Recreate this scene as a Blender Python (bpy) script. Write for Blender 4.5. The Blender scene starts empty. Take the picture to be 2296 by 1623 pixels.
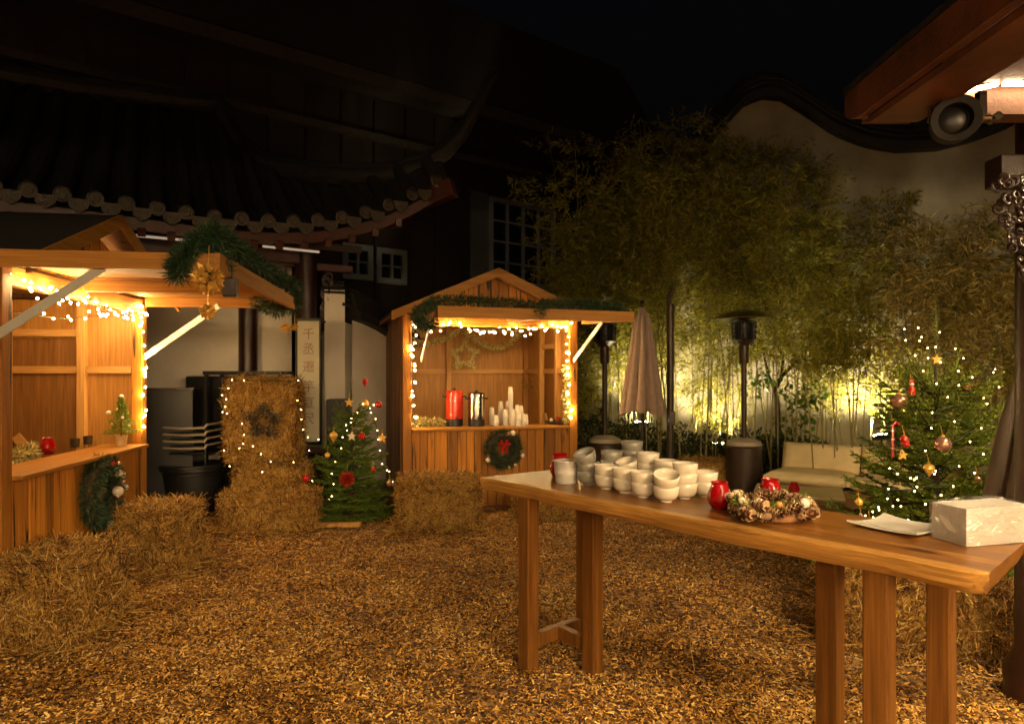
import bpy, math, random
import numpy as np
from mathutils import Matrix, Vector

C = bpy.context.scene.collection
R = math.radians
random.seed(5)
RNG = np.random.default_rng(11)
# ------------------------------------------------------------------ camera model of the photograph
F, U0, V0, CH = 1500.0, 1148.0, 838.0, 1.55
def at(u, v, Y):
    """the point at depth Y seen in the photograph at (u, v)"""
    return Vector(((u - U0) * Y / F, Y, CH - (v - V0) * Y / F))
def ontop(u, v, z):
    """the point at height z seen at (u, v)"""
    Y = (CH - z) * F / (v - V0)
    return Vector(((u - U0) * Y / F, Y, z))

# ------------------------------------------------------------------ mesh helpers
class MB:
    def __init__(self):
        self.v, self.f = [], []
    def add(self, vs, fs):
        b = len(self.v)
        self.v += [tuple(p) for p in vs]
        self.f += [tuple(i + b for i in f) for f in fs]
        return self
    def box(self, c, s, rz=0.0, M=None):
        x, y, z = s[0] / 2, s[1] / 2, s[2] / 2
        vs = [(-x, -y, -z), (x, -y, -z), (x, y, -z), (-x, y, -z), (-x, -y, z), (x, -y, z), (x, y, z), (-x, y, z)]
        m = M if M is not None else Matrix.Rotation(rz, 3, 'Z')
        return self.add([m @ Vector(p) + Vector(c) for p in vs],
                        [(0, 3, 2, 1), (4, 5, 6, 7), (0, 1, 5, 4), (1, 2, 6, 5), (2, 3, 7, 6), (3, 0, 4, 7)])
    def bar(self, p0, p1, w, h, up=(0, 0, 1)):
        """a straight bar from p0 to p1, w across, h along up"""
        p0, p1 = Vector(p0), Vector(p1)
        d = (p1 - p0)
        L = d.length
        d.normalize()
        u = Vector(up)
        s = d.cross(u)
        if s.length < 1e-4:
            s = d.cross(Vector((0, 1, 0)))
        s.normalize()
        u = s.cross(d)
        m = Matrix((d, s, u)).transposed()
        return self.box((p0 + p1) / 2, (L, w, h), M=m)
    def tube(self, pts, rad, n=8, cap=True):
        pts = [Vector(p) for p in pts]
        if not hasattr(rad, '__len__'):
            rad = [rad] * len(pts)
        b = len(self.v)
        ref = Vector((0, 0, 1))
        prev = None
        for i, p in enumerate(pts):
            d = (pts[min(i + 1, len(pts) - 1)] - pts[max(i - 1, 0)])
            if d.length < 1e-9:
                d = Vector((0, 0, 1))
            d.normalize()
            if prev is None:
                s = d.cross(ref)
                if s.length < 1e-3:
                    s = d.cross(Vector((1, 0, 0)))
            else:
                s = prev - d * prev.dot(d)
                if s.length < 1e-4:
                    s = d.cross(ref)
            s.normalize()
            prev = s
            t = d.cross(s)
            for k in range(n):
                a = 2 * math.pi * k / n
                self.v.append(tuple(p + (s * math.cos(a) + t * math.sin(a)) * rad[i]))
        for i in range(len(pts) - 1):
            for k in range(n):
                a, c = b + i * n + k, b + i * n + (k + 1) % n
                self.f.append((a, c, c + n, a + n))
        if cap:
            self.f.append(tuple(b + k for k in range(n))[::-1])
            self.f.append(tuple(b + (len(pts) - 1) * n + k for k in range(n)))
        return self
    def lathe(self, prof, n=20, c=(0, 0, 0), M=None, cap=True):
        """prof: (r, z) from bottom to top"""
        b = len(self.v)
        c = Vector(c)
        for r, z in prof:
            for k in range(n):
                a = 2 * math.pi * k / n
                p = Vector((r * math.cos(a), r * math.sin(a), z))
                self.v.append(tuple((M @ p if M is not None else p) + c))
        for i in range(len(prof) - 1):
            for k in range(n):
                a, d = b + i * n + k, b + i * n + (k + 1) % n
                self.f.append((a, d, d + n, a + n))
        if cap:
            if prof[0][0] > 1e-4:
                self.f.append(tuple(b + k for k in range(n))[::-1])
            if prof[-1][0] > 1e-4:
                self.f.append(tuple(b + (len(prof) - 1) * n + k for k in range(n)))
        return self
    def ball(self, c, r, n=12, sz=1.0):
        m = max(4, n // 2)
        return self.lathe([(r * math.sin(math.pi * i / m) + (1e-5 if i in (0, m) else 0), -r * sz * math.cos(math.pi * i / m)) for i in range(m + 1)], n, c, cap=False)
    def prism(self, poly, h0, h1, M):
        """polygon (x, z) extruded along y from h0 to h1, placed with the 4x4 M"""
        n = len(poly)
        vs = [M @ Vector((x, h0, z)) for x, z in poly] + [M @ Vector((x, h1, z)) for x, z in poly]
        fs = [tuple(range(n)), tuple(range(2 * n - 1, n - 1, -1))] + [(i + n, (i + 1) % n + n, (i + 1) % n, i) for i in range(n)]
        return self.add(vs, fs)
    def torus(self, c, Rm, r, n=40, k=10, M=None):
        pts = []
        b = len(self.v)
        for i in range(n):
            a = 2 * math.pi * i / n
            for j in range(k):
                q = 2 * math.pi * j / k
                p = Vector(((Rm + r * math.cos(q)) * math.cos(a), (Rm + r * math.cos(q)) * math.sin(a), r * math.sin(q)))
                self.v.append(tuple((M @ p if M is not None else p) + Vector(c)))
        for i in range(n):
            for j in range(k):
                self.f.append((b + i * k + j, b + ((i + 1) % n) * k + j, b + ((i + 1) % n) * k + (j + 1) % k, b + i * k + (j + 1) % k))
        return self

WM = {}
def link(o, parent=None, world=True):
    C.objects.link(o)
    if parent is not None:
        o.parent = parent
        if world:
            o.matrix_parent_inverse = WM[parent.name].inverted()
            WM[o.name] = Matrix.Identity(4)
        else:
            WM[o.name] = WM[parent.name].copy()
    else:
        WM[o.name] = Matrix.Identity(4)
    return o
def obj(name, mb, mat, parent=None, world=True, smooth=False, bevel=0.0, angle=35):
    me = bpy.data.meshes.new(name)
    me.from_pydata(mb.v, [], mb.f)
    me.materials.append(mat)
    if smooth:
        me.shade_smooth()
        try:
            me.set_sharp_from_angle(angle=R(angle))
        except Exception:
            pass
    o = bpy.data.objects.new(name, me)
    if bevel:
        m = o.modifiers.new('bevel', 'BEVEL')
        m.width = bevel
        m.segments = 2
        m.limit_method = 'ANGLE'
    me.update()
    return link(o, parent, world)
def tag(o, label, cat=None, group=None, kind=None):
    o['label'] = label
    if cat: o['category'] = cat
    if group: o['group'] = group
    if kind: o['kind'] = kind
    return o
def thing(name, label, cat, loc=(0, 0, 0), rz=0.0, group=None):
    o = bpy.data.objects.new(name, None)
    C.objects.link(o)
    o.empty_display_size = 0.1
    o.location = loc
    o.rotation_euler = (0, 0, rz)
    WM[o.name] = Matrix.Translation(Vector(loc)) @ Matrix.Rotation(rz, 4, 'Z')
    return tag(o, label, cat, group)
def setting(o):
    o['kind'] = 'structure'
    return o
def dup(src, label, loc=None, rz=None, group=None, cat=None):
    """a copy of a thing with copies of its parts and sub-parts (shared mesh data)"""
    r = src.copy()
    C.objects.link(r)
    if loc is not None: r.location = loc
    if rz is not None: r.rotation_euler = (0, 0, rz)
    if label: r['label'] = label
    if group: r['group'] = group
    for ch in list(src.children):
        c = ch.copy(); C.objects.link(c); c.parent = r
        for g in ch.children:
            d = g.copy(); C.objects.link(d); d.parent = c
    return r

def blades(name, pos, dirs, ln, wd, mat, parent=None, world=True, shape='leaf', nrm=None, base=None, link_it=True):
    """many small flat blades in one mesh: needles, leaves or straw"""
    pos = np.asarray(pos, float); n = len(pos)
    dirs = np.asarray(dirs, float)
    dirs = dirs / (np.linalg.norm(dirs, axis=1, keepdims=True) + 1e-9)
    ln = np.broadcast_to(np.asarray(ln, float), (n,))[:, None]
    wd = np.broadcast_to(np.asarray(wd, float), (n,))[:, None]
    ref = RNG.normal(size=(n, 3)) if nrm is None else np.asarray(nrm, float)
    s = np.cross(dirs, ref)
    s = s / (np.linalg.norm(s, axis=1, keepdims=True) + 1e-9)
    if shape == 'leaf':
        V = np.stack([pos, pos + dirs * ln * .42 + s * wd * .5, pos + dirs * ln, pos + dirs * ln * .42 - s * wd * .5], 1)
    else:
        V = np.stack([pos - s * wd * .5, pos + s * wd * .5, pos + dirs * ln + s * wd * .4, pos + dirs * ln - s * wd * .4], 1)
    V = V.reshape(-1, 3)
    bv = np.zeros((0, 3)); bf = []
    if base is not None:
        bv = np.asarray(base.v, float).reshape(-1, 3); bf = base.f
    nb = len(bv)
    me = bpy.data.meshes.new(name)
    allv = np.concatenate([bv, V])
    loops = [i for f in bf for i in f]
    nl0 = len(loops)
    me.vertices.add(len(allv)); me.vertices.foreach_set('co', allv.astype(np.float32).ravel())
    me.loops.add(nl0 + 4 * n)
    me.loops.foreach_set('vertex_index', np.concatenate([np.array(loops, dtype=np.int32), np.arange(4 * n, dtype=np.int32) + nb]))
    me.polygons.add(len(bf) + n)
    starts, k = [], 0
    for f in bf:
        starts.append(k); k += len(f)
    me.polygons.foreach_set('loop_start', np.concatenate([np.array(starts, dtype=np.int32), nl0 + 4 * np.arange(n, dtype=np.int32)]))
    me.update(calc_edges=True)
    me.validate()
    me.materials.append(mat)
    o = bpy.data.objects.new(name, me)
    if not link_it: return o
    return link(o, parent, world)

# ------------------------------------------------------------------ materials
def _new(name):
    m = bpy.data.materials.new(name)
    m.use_nodes = True
    nt = m.node_tree
    return m, nt, nt.nodes['Principled BSDF']
def N(nt, t, **kw):
    n = nt.nodes.new(t)
    for k, v in kw.items():
        if k in n.inputs: n.inputs[k].default_value = v
        else: setattr(n, k, v)
    return n
def ramp(nt, stops):
    r = nt.nodes.new('ShaderNodeValToRGB')
    e = r.color_ramp.elements
    while len(e) > 1: e.remove(e[-1])
    e[0].position, e[0].color = stops[0][0], (*stops[0][1], 1)
    for p, c in stops[1:]:
        x = e.new(p); x.color = (*c, 1)
    return r
def plain(name, col, rough=.5, metal=0.0, var=.15, scale=14.0, bump=.15, bscale=60.0, coat=0.0, spec=.5, trans=0.0):
    """a colour with uneven tone and a fine uneven surface"""
    m, nt, p = _new(name)
    L = nt.links.new
    tc = N(nt, 'ShaderNodeTexCoord')
    nz = N(nt, 'ShaderNodeTexNoise', Scale=scale, Detail=5.0, Roughness=.6)
    L(tc.outputs['Object'], nz.inputs['Vector'])
    r = ramp(nt, [(.3, tuple(c * (1 - var) for c in col)), (.7, tuple(min(1, c * (1 + var)) for c in col))])
    L(nz.outputs['Fac'], r.inputs['Fac'])
    L(r.outputs['Color'], p.inputs['Base Color'])
    p.inputs['Roughness'].default_value = rough
    p.inputs['Metallic'].default_value = metal
    p.inputs['Specular IOR Level'].default_value = spec
    p.inputs['Coat Weight'].default_value = coat
    p.inputs['Transmission Weight'].default_value = trans
    if bump:
        n2 = N(nt, 'ShaderNodeTexNoise', Scale=bscale, Detail=4.0)
        L(tc.outputs['Object'], n2.inputs['Vector'])
        b = N(nt, 'ShaderNodeBump', Strength=bump, Distance=.01)
        L(n2.outputs['Fac'], b.inputs['Height'])
        L(b.outputs['Normal'], p.inputs['Normal'])
    return m
def wood(name, c1, c2, axis='z', rough=.55, grain=34.0, streak=0.0, scol=(.035, .016, .006), island=.3, coat=0.0, bump=.25):
    """planks: grain along one axis, every separate board with its own tone and figure"""
    m, nt, p = _new(name)
    L = nt.links.new
    tc = N(nt, 'ShaderNodeTexCoord')
    geo = N(nt, 'ShaderNodeNewGeometry')
    mp = N(nt, 'ShaderNodeMapping')
    sc = {'x': (1.3, grain, grain), 'y': (grain, 1.3, grain), 'z': (grain, grain, 1.3)}[axis]
    mp.inputs['Scale'].default_value = sc
    mu = N(nt, 'ShaderNodeMath', operation='MULTIPLY'); mu.inputs[1].default_value = 73.0
    L(geo.outputs['Random Per Island'], mu.inputs[0])
    ad = N(nt, 'ShaderNodeVectorMath', operation='ADD')
    L(tc.outputs['Object'], mp.inputs['Vector'])
    L(mp.outputs['Vector'], ad.inputs[0]); L(mu.outputs[0], ad.inputs[1])
    nz = N(nt, 'ShaderNodeTexNoise', Scale=1.0, Detail=7.0, Roughness=.62, Distortion=.6)
    L(ad.outputs[0], nz.inputs['Vector'])
    r = ramp(nt, [(.28, c2), (.5, tuple((a + b) / 2 for a, b in zip(c1, c2))), (.72, c1)])
    L(nz.outputs['Fac'], r.inputs['Fac'])
    out = r.outputs['Color']
    mr = N(nt, 'ShaderNodeMapRange'); mr.inputs['To Min'].default_value = 1 - island; mr.inputs['To Max'].default_value = 1 + island * .5
    L(geo.outputs['Random Per Island'], mr.inputs['Value'])
    mx = N(nt, 'ShaderNodeVectorMath', operation='SCALE')
    L(out, mx.inputs[0]); L(mr.outputs['Result'], mx.inputs['Scale'])
    out = mx.outputs[0]
    if streak > 0:
        mp2 = N(nt, 'ShaderNodeMapping')
        g = 9.0
        mp2.inputs['Scale'].default_value = {'x': (.55, g, g), 'y': (g, .55, g), 'z': (g, g, .55)}[axis]
        ad2 = N(nt, 'ShaderNodeVectorMath', operation='ADD')
        L(tc.outputs['Object'], mp2.inputs['Vector']); L(mp2.outputs['Vector'], ad2.inputs[0]); L(mu.outputs[0], ad2.inputs[1])
        n2 = N(nt, 'ShaderNodeTexNoise', Scale=1.0, Detail=5.0, Roughness=.55, Distortion=1.2)
        L(ad2.outputs[0], n2.inputs['Vector'])
        r2 = ramp(nt, [(.635 - streak * .07, (0, 0, 0)), (.665 - streak * .05, (1, 1, 1))])
        L(n2.outputs['Fac'], r2.inputs['Fac'])
        mix = N(nt, 'ShaderNodeMix', data_type='RGBA')
        L(r2.outputs['Color'], mix.inputs['Factor']); L(out, mix.inputs['A']); mix.inputs['B'].default_value = (*scol, 1)
        out = mix.outputs['Result']
    # fine fibre lines
    m3 = N(nt, 'ShaderNodeMapping'); g3 = grain * 4.5
    m3.inputs['Scale'].default_value = {'x': (3.0, g3, g3), 'y': (g3, 3.0, g3), 'z': (g3, g3, 3.0)}[axis]
    L(tc.outputs['Object'], m3.inputs['Vector']); n3 = N(nt, 'ShaderNodeTexNoise', Scale=1.0, Detail=3.0); L(m3.outputs['Vector'], n3.inputs['Vector'])
    q3 = N(nt, 'ShaderNodeMapRange'); q3.inputs['From Min'].default_value = .3; q3.inputs['From Max'].default_value = .7; q3.inputs['To Min'].default_value = .72; q3.inputs['To Max'].default_value = 1.12
    L(n3.outputs['Fac'], q3.inputs['Value']); s3 = N(nt, 'ShaderNodeVectorMath', operation='SCALE'); L(out, s3.inputs[0]); L(q3.outputs['Result'], s3.inputs['Scale']); out = s3.outputs[0]
    L(out, p.inputs['Base Color'])
    p.inputs['Roughness'].default_value = rough
    p.inputs['Coat Weight'].default_value = coat
    p.inputs['Specular IOR Level'].default_value = .25
    b = N(nt, 'ShaderNodeBump', Strength=bump, Distance=.004)
    L(nz.outputs['Fac'], b.inputs['Height']); L(b.outputs['Normal'], p.inputs['Normal'])
    return m
def bits(name, stops, rough=.6, transl=0.0, spec=.3, patch=False):
    """loose bits: each blade its own tone"""
    m, nt, p = _new(name)
    L = nt.links.new
    geo = N(nt, 'ShaderNodeNewGeometry')
    r = ramp(nt, stops)
    if patch:   # damp and trodden areas
        tc = N(nt, 'ShaderNodeTexCoord'); n1_ = N(nt, 'ShaderNodeTexNoise', Scale=1.7, Detail=6.0, Roughness=.65)
        L(tc.outputs['Object'], n1_.inputs['Vector'])
        ma = N(nt, 'ShaderNodeMath', operation='MULTIPLY_ADD'); L(n1_.outputs['Fac'], ma.inputs[0]); ma.inputs[1].default_value = 1.7; ma.inputs[2].default_value = -.85
        ad = N(nt, 'ShaderNodeMath', operation='ADD'); L(ma.outputs[0], ad.inputs[0]); L(geo.outputs['Random Per Island'], ad.inputs[1])
        L(ad.outputs[0], r.inputs['Fac'])
    else:
        L(geo.outputs['Random Per Island'], r.inputs['Fac'])
    L(r.outputs['Color'], p.inputs['Base Color'])
    p.inputs['Roughness'].default_value = rough
    p.inputs['Specular IOR Level'].default_value = spec
    if transl:
        t = N(nt, 'ShaderNodeBsdfTranslucent')
        L(r.outputs['Color'], t.inputs['Color'])
        mx = N(nt, 'ShaderNodeMixShader'); mx.inputs[0].default_value = transl
        L(p.outputs[0], mx.inputs[1]); L(t.outputs[0], mx.inputs[2])
        L(mx.outputs[0], nt.nodes['Material Output'].inputs['Surface'])
    return m
def glow(name, col, s):
    m, nt, p = _new(name)
    p.inputs['Base Color'].default_value = (*col, 1)
    p.inputs['Emission Color'].default_value = (*col, 1)
    p.inputs['Emission Strength'].default_value = s
    return m

def straws(name, stops, rough):
    """straw: each stalk its own tone, the packed core streaked"""
    m, nt, p = _new(name)
    L = nt.links.new
    geo = N(nt, 'ShaderNodeNewGeometry'); tc = N(nt, 'ShaderNodeTexCoord')
    nz = N(nt, 'ShaderNodeTexNoise', Scale=55.0, Detail=5.0, Roughness=.7, Distortion=1.5)
    n2 = N(nt, 'ShaderNodeTexNoise', Scale=6.0, Detail=3.0)
    L(tc.outputs['Object'], nz.inputs['Vector']); L(tc.outputs['Object'], n2.inputs['Vector'])
    a = N(nt, 'ShaderNodeMath', operation='MULTIPLY_ADD'); L(geo.outputs['Random Per Island'], a.inputs[0]); a.inputs[1].default_value = 1.0; a.inputs[2].default_value = -.80
    b = N(nt, 'ShaderNodeMath', operation='MULTIPLY_ADD'); L(nz.outputs['Fac'], b.inputs[0]); b.inputs[1].default_value = .9; L(a.outputs[0], b.inputs[2])
    c = N(nt, 'ShaderNodeMath', operation='MULTIPLY_ADD'); L(n2.outputs['Fac'], c.inputs[0]); c.inputs[1].default_value = .55; L(b.outputs[0], c.inputs[2])
    r = ramp(nt, stops); L(c.outputs[0], r.inputs['Fac']); L(r.outputs['Color'], p.inputs['Base Color'])
    p.inputs['Roughness'].default_value = rough
    bp_ = N(nt, 'ShaderNodeBump', Strength=1.0, Distance=.02); L(nz.outputs['Fac'], bp_.inputs['Height']); L(bp_.outputs['Normal'], p.inputs['Normal'])
    return m
WARM = (1.0, .56, .20)
M_pine_z = wood('pine_upright', (.48, .235, .065), (.35, .145, .035), 'z', streak=.0)
M_front = wood('pine_cladding', (.62, .26, .032), (.40, .14, .013), 'z', streak=.75, island=.6)
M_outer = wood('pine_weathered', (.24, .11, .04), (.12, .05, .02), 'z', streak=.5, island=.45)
M_pine_x = wood('pine_beam', (.54, .255, .048), (.37, .15, .022), 'x')
M_pine_y = wood('pine_flap', (.54, .255, .048), (.36, .145, .022), 'y', island=.45)
M_ply = wood('plywood', (.46, .235, .062), (.36, .165, .038), 'z', grain=14, island=.06, bump=.08, rough=.45)
M_stud = wood('pale_pine_stud', (.62, .36, .12), (.48, .24, .07), 'z', grain=20, island=.15)
M_studx = wood('pale_pine_rail', (.62, .36, .12), (.48, .24, .07), 'x', grain=20, island=.15)
M_study = wood('pale_pine_side_rail', (.62, .36, .12), (.48, .24, .07), 'y', grain=20, island=.15)
M_door = wood('brown_door_ply', (.27, .125, .032), (.20, .085, .02), 'z', grain=14, island=.05, bump=.08)
M_felt = plain('roofing_felt', (.014, .010, .008), .9, bump=.5)
M_strut = plain('galvanised_strut', (.62, .60, .52), .45, metal=.35, var=.08)
M_straw = straws('straw', [(0, (.045, .016, .003)), (.24, (.27, .115, .013)), (.58, (.62, .325, .052)), (1, (.92, .64, .21))], .6)
M_chip = bits('wood_chip', patch=True, stops=[(0, (.03, .012, .003)), (.22, (.17, .072, .012)), (.5, (.50, .245, .045)), (.8, (.70, .40, .095)), (1, (.80, .55, .20))], rough=1.0, spec=.08)
M_fir = bits('fir_needle', [(0, (.025, .055, .008)), (.6, (.095, .165, .02)), (1, (.24, .32, .045))], .5)
M_fir2 = bits('fir_needle_light', [(0, (.04, .07, .007)), (.6, (.17, .24, .022)), (1, (.36, .43, .055))], .5)
M_gar = bits('garland_needle', [(0, (.008, .028, .014)), (.7, (.025, .065, .03)), (1, (.12, .16, .08))], .5)
M_bam = bits('bamboo_leaf', [(0, (.09, .09, .008)), (.5, (.26, .24, .022)), (1, (.46, .39, .055))], .5, transl=.5)
M_bamp = bits('bamboo_leaf_pale', [(0, (.10, .08, .014)), (.5, (.28, .22, .05)), (1, (.55, .44, .15))], .5, transl=.3)
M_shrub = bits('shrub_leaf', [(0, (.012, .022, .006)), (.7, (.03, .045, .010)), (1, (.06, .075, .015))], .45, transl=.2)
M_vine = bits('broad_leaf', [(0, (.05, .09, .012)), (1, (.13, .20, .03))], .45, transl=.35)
M_bark = plain('bark', (.06, .035, .018), .9, bump=.6, bscale=30)
M_culm = plain('bamboo_culm', (.20, .17, .05), .45, var=.35)
M_black = plain('black_plastic', (.012, .012, .013), .45)
M_steel = plain('brushed_steel', (.42, .39, .35), .16, metal=1.0, var=.1)
M_dsteel = plain('dark_painted_steel', (.05, .032, .022), .4, metal=.3)
M_lacq = plain('red_lacquer', (.055, .013, .006), .38, var=.35, bump=.2, bscale=25)
M_dlacq = plain('dark_lacquer', (.026, .008, .005), .35, var=.3)
M_orlac = plain('weathered_red_board', (.105, .033, .009), .55, var=.5, scale=6, bump=.3)
M_tile = plain('glazed_roof_tile', (.018, .016, .014), .62, var=.5, bump=.3, spec=.25)
M_tilend = plain('gilt_tile_end', (.034, .022, .007), .4, var=.9, scale=40, bump=1.0, bscale=45)
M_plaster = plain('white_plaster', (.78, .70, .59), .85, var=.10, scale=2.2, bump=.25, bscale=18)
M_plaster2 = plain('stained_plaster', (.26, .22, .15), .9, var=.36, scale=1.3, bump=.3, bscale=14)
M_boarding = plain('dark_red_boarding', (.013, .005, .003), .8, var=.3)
M_band = plain('weathered_cornice', (.035, .025, .014), .8, var=.4)
M_whitepaint = plain('white_paint', (.19, .20, .195), .5, var=.06)
M_pane = plain('window_pane', (.010, .011, .012), .12, bump=0, var=.1)
M_curt = plain('grey_curtain', (.07, .075, .075), .8)
M_bowl = plain('white_china', (.60, .53, .42), .25, var=.05, bump=.03, coat=.5)
M_bowlg = plain('grey_china', (.22, .205, .17), .3, var=.08, bump=.03, coat=.4)
M_white = plain('white_porcelain', (.66, .63, .57), .15, var=.03, bump=.0, coat=.6)
M_paper = plain('white_paper', (.66, .62, .55), .8, var=.04)
M_gold = plain('gold_foil', (.85, .48, .10), .3, metal=.35, var=.25)
M_rose = plain('rose_bauble', (.62, .34, .24), .22, metal=.7, var=.1, bump=0)
M_redb = plain('red_bauble', (.42, .012, .012), .25, var=.2, bump=0, coat=.6)
M_redpl = plain('red_enamel', (.60, .035, .015), .25, var=.08, bump=0, coat=.6)
M_whb = plain('white_bauble', (.74, .62, .48), .35, var=.1)
M_alu = plain('pale_aluminium', (.40, .33, .25), .45, var=.05)
M_carve = plain('dark_carved_wood', (.016, .006, .004), .45)
M_cush = plain('cream_canvas', (.74, .60, .33), .85, var=.10, scale=5, bump=.3, bscale=150)
M_wick = wood('wicker', (.34, .20, .07), (.12, .06, .02), 'x', grain=60, island=.3, bump=1.0)
M_cloth = plain('beige_parasol_cloth', (.27, .19, .145), .85, var=.12)
M_grcl = plain('grey_parasol_cover', (.20, .165, .14), .8, var=.12, scale=5)
M_board = plain('white_board', (.62, .57, .42), .6, var=.08, scale=5)
M_ink = plain('faded_red_ink', (.36, .20, .11), .8)
M_green = plain('dark_green_trim', (.03, .04, .018), .5)
M_stone = plain('dark_stone', (.014, .013, .012), .7, bump=.5)
M_iron = plain('black_iron', (.018, .016, .015), .4, metal=.5)
M_cone = bits('pine_cone_scale', [(0, (.05, .018, .008)), (.45, (.15, .06, .025)), (.55, (.45, .28, .14)), (1, (.70, .54, .34))], .55)
M_cable = plain('dark_green_cable', (.01, .02, .008), .6)
M_bulb = glow('warm_bulb', (1.0, .63, .25), 620.0)
M_bulbs = glow('small_warm_bulb', (1.0, .64, .26), 30.0)
M_strip = glow('warm_led_strip', (1.0, .70, .36), 860.0)
M_stripf = glow('soft_led_strip', (1.0, .74, .42), 55.0)
M_fill = glow('fill_strip', (1.0, .70, .36), 1750.0)  # for the added strips behind the viewer that fill the yard
M_strip2 = glow('strip_sheen_glow', (1.0, .80, .58), .34)  # weak emission stands in for light reflected by the hall's strips
M_flood = glow('flood_lens', (1.0, .86, .55), 130.0)
M_tub = plain('milky_plastic', (.62, .58, .52), .35, var=.05, trans=.35, bump=.05)
def glass_red():
    m, nt, p = _new('red_glass')
    p.inputs['Base Color'].default_value = (.62, .006, .008, 1)
    p.inputs['Roughness'].default_value = .06
    p.inputs['Transmission Weight'].default_value = .55
    p.inputs['Coat Weight'].default_value = .6
    tc = N(nt, 'ShaderNodeTexCoord'); nz = N(nt, 'ShaderNodeTexVoronoi', Scale=38.0)
    b = N(nt, 'ShaderNodeBump', Strength=.6, Distance=.006)
    nt.links.new(tc.outputs['Object'], nz.inputs['Vector']); nt.links.new(nz.outputs['Distance'], b.inputs['Height']); nt.links.new(b.outputs['Normal'], p.inputs['Normal'])
    return m
M_redglass = glass_red()
def film():
    m, nt, p = _new('clear_film')
    L = nt.links.new
    t = N(nt, 'ShaderNodeBsdfTransparent'); g = N(nt, 'ShaderNodeBsdfGlossy', Roughness=.12)
    tc = N(nt, 'ShaderNodeTexCoord'); mp = N(nt, 'ShaderNodeMapping'); mp.inputs['Scale'].default_value = (9, 22, 14); mp.inputs['Rotation'].default_value = (.6, .5, .4)
    nz = N(nt, 'ShaderNodeTexNoise', Scale=1.6, Detail=4.0, Distortion=2.0)
    L(tc.outputs['Object'], mp.inputs['Vector']); L(mp.outputs['Vector'], nz.inputs['Vector'])
    b = N(nt, 'ShaderNodeBump', Strength=1.0, Distance=.02)
    L(nz.outputs['Fac'], b.inputs['Height']); L(b.outputs['Normal'], g.inputs['Normal'])
    mx = N(nt, 'ShaderNodeMixShader'); mx.inputs[0].default_value = .30
    L(t.outputs[0], mx.inputs[1]); L(g.outputs[0], mx.inputs[2])
    L(mx.outputs[0], nt.nodes['Material Output'].inputs['Surface'])
    return m
M_film = film()
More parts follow.
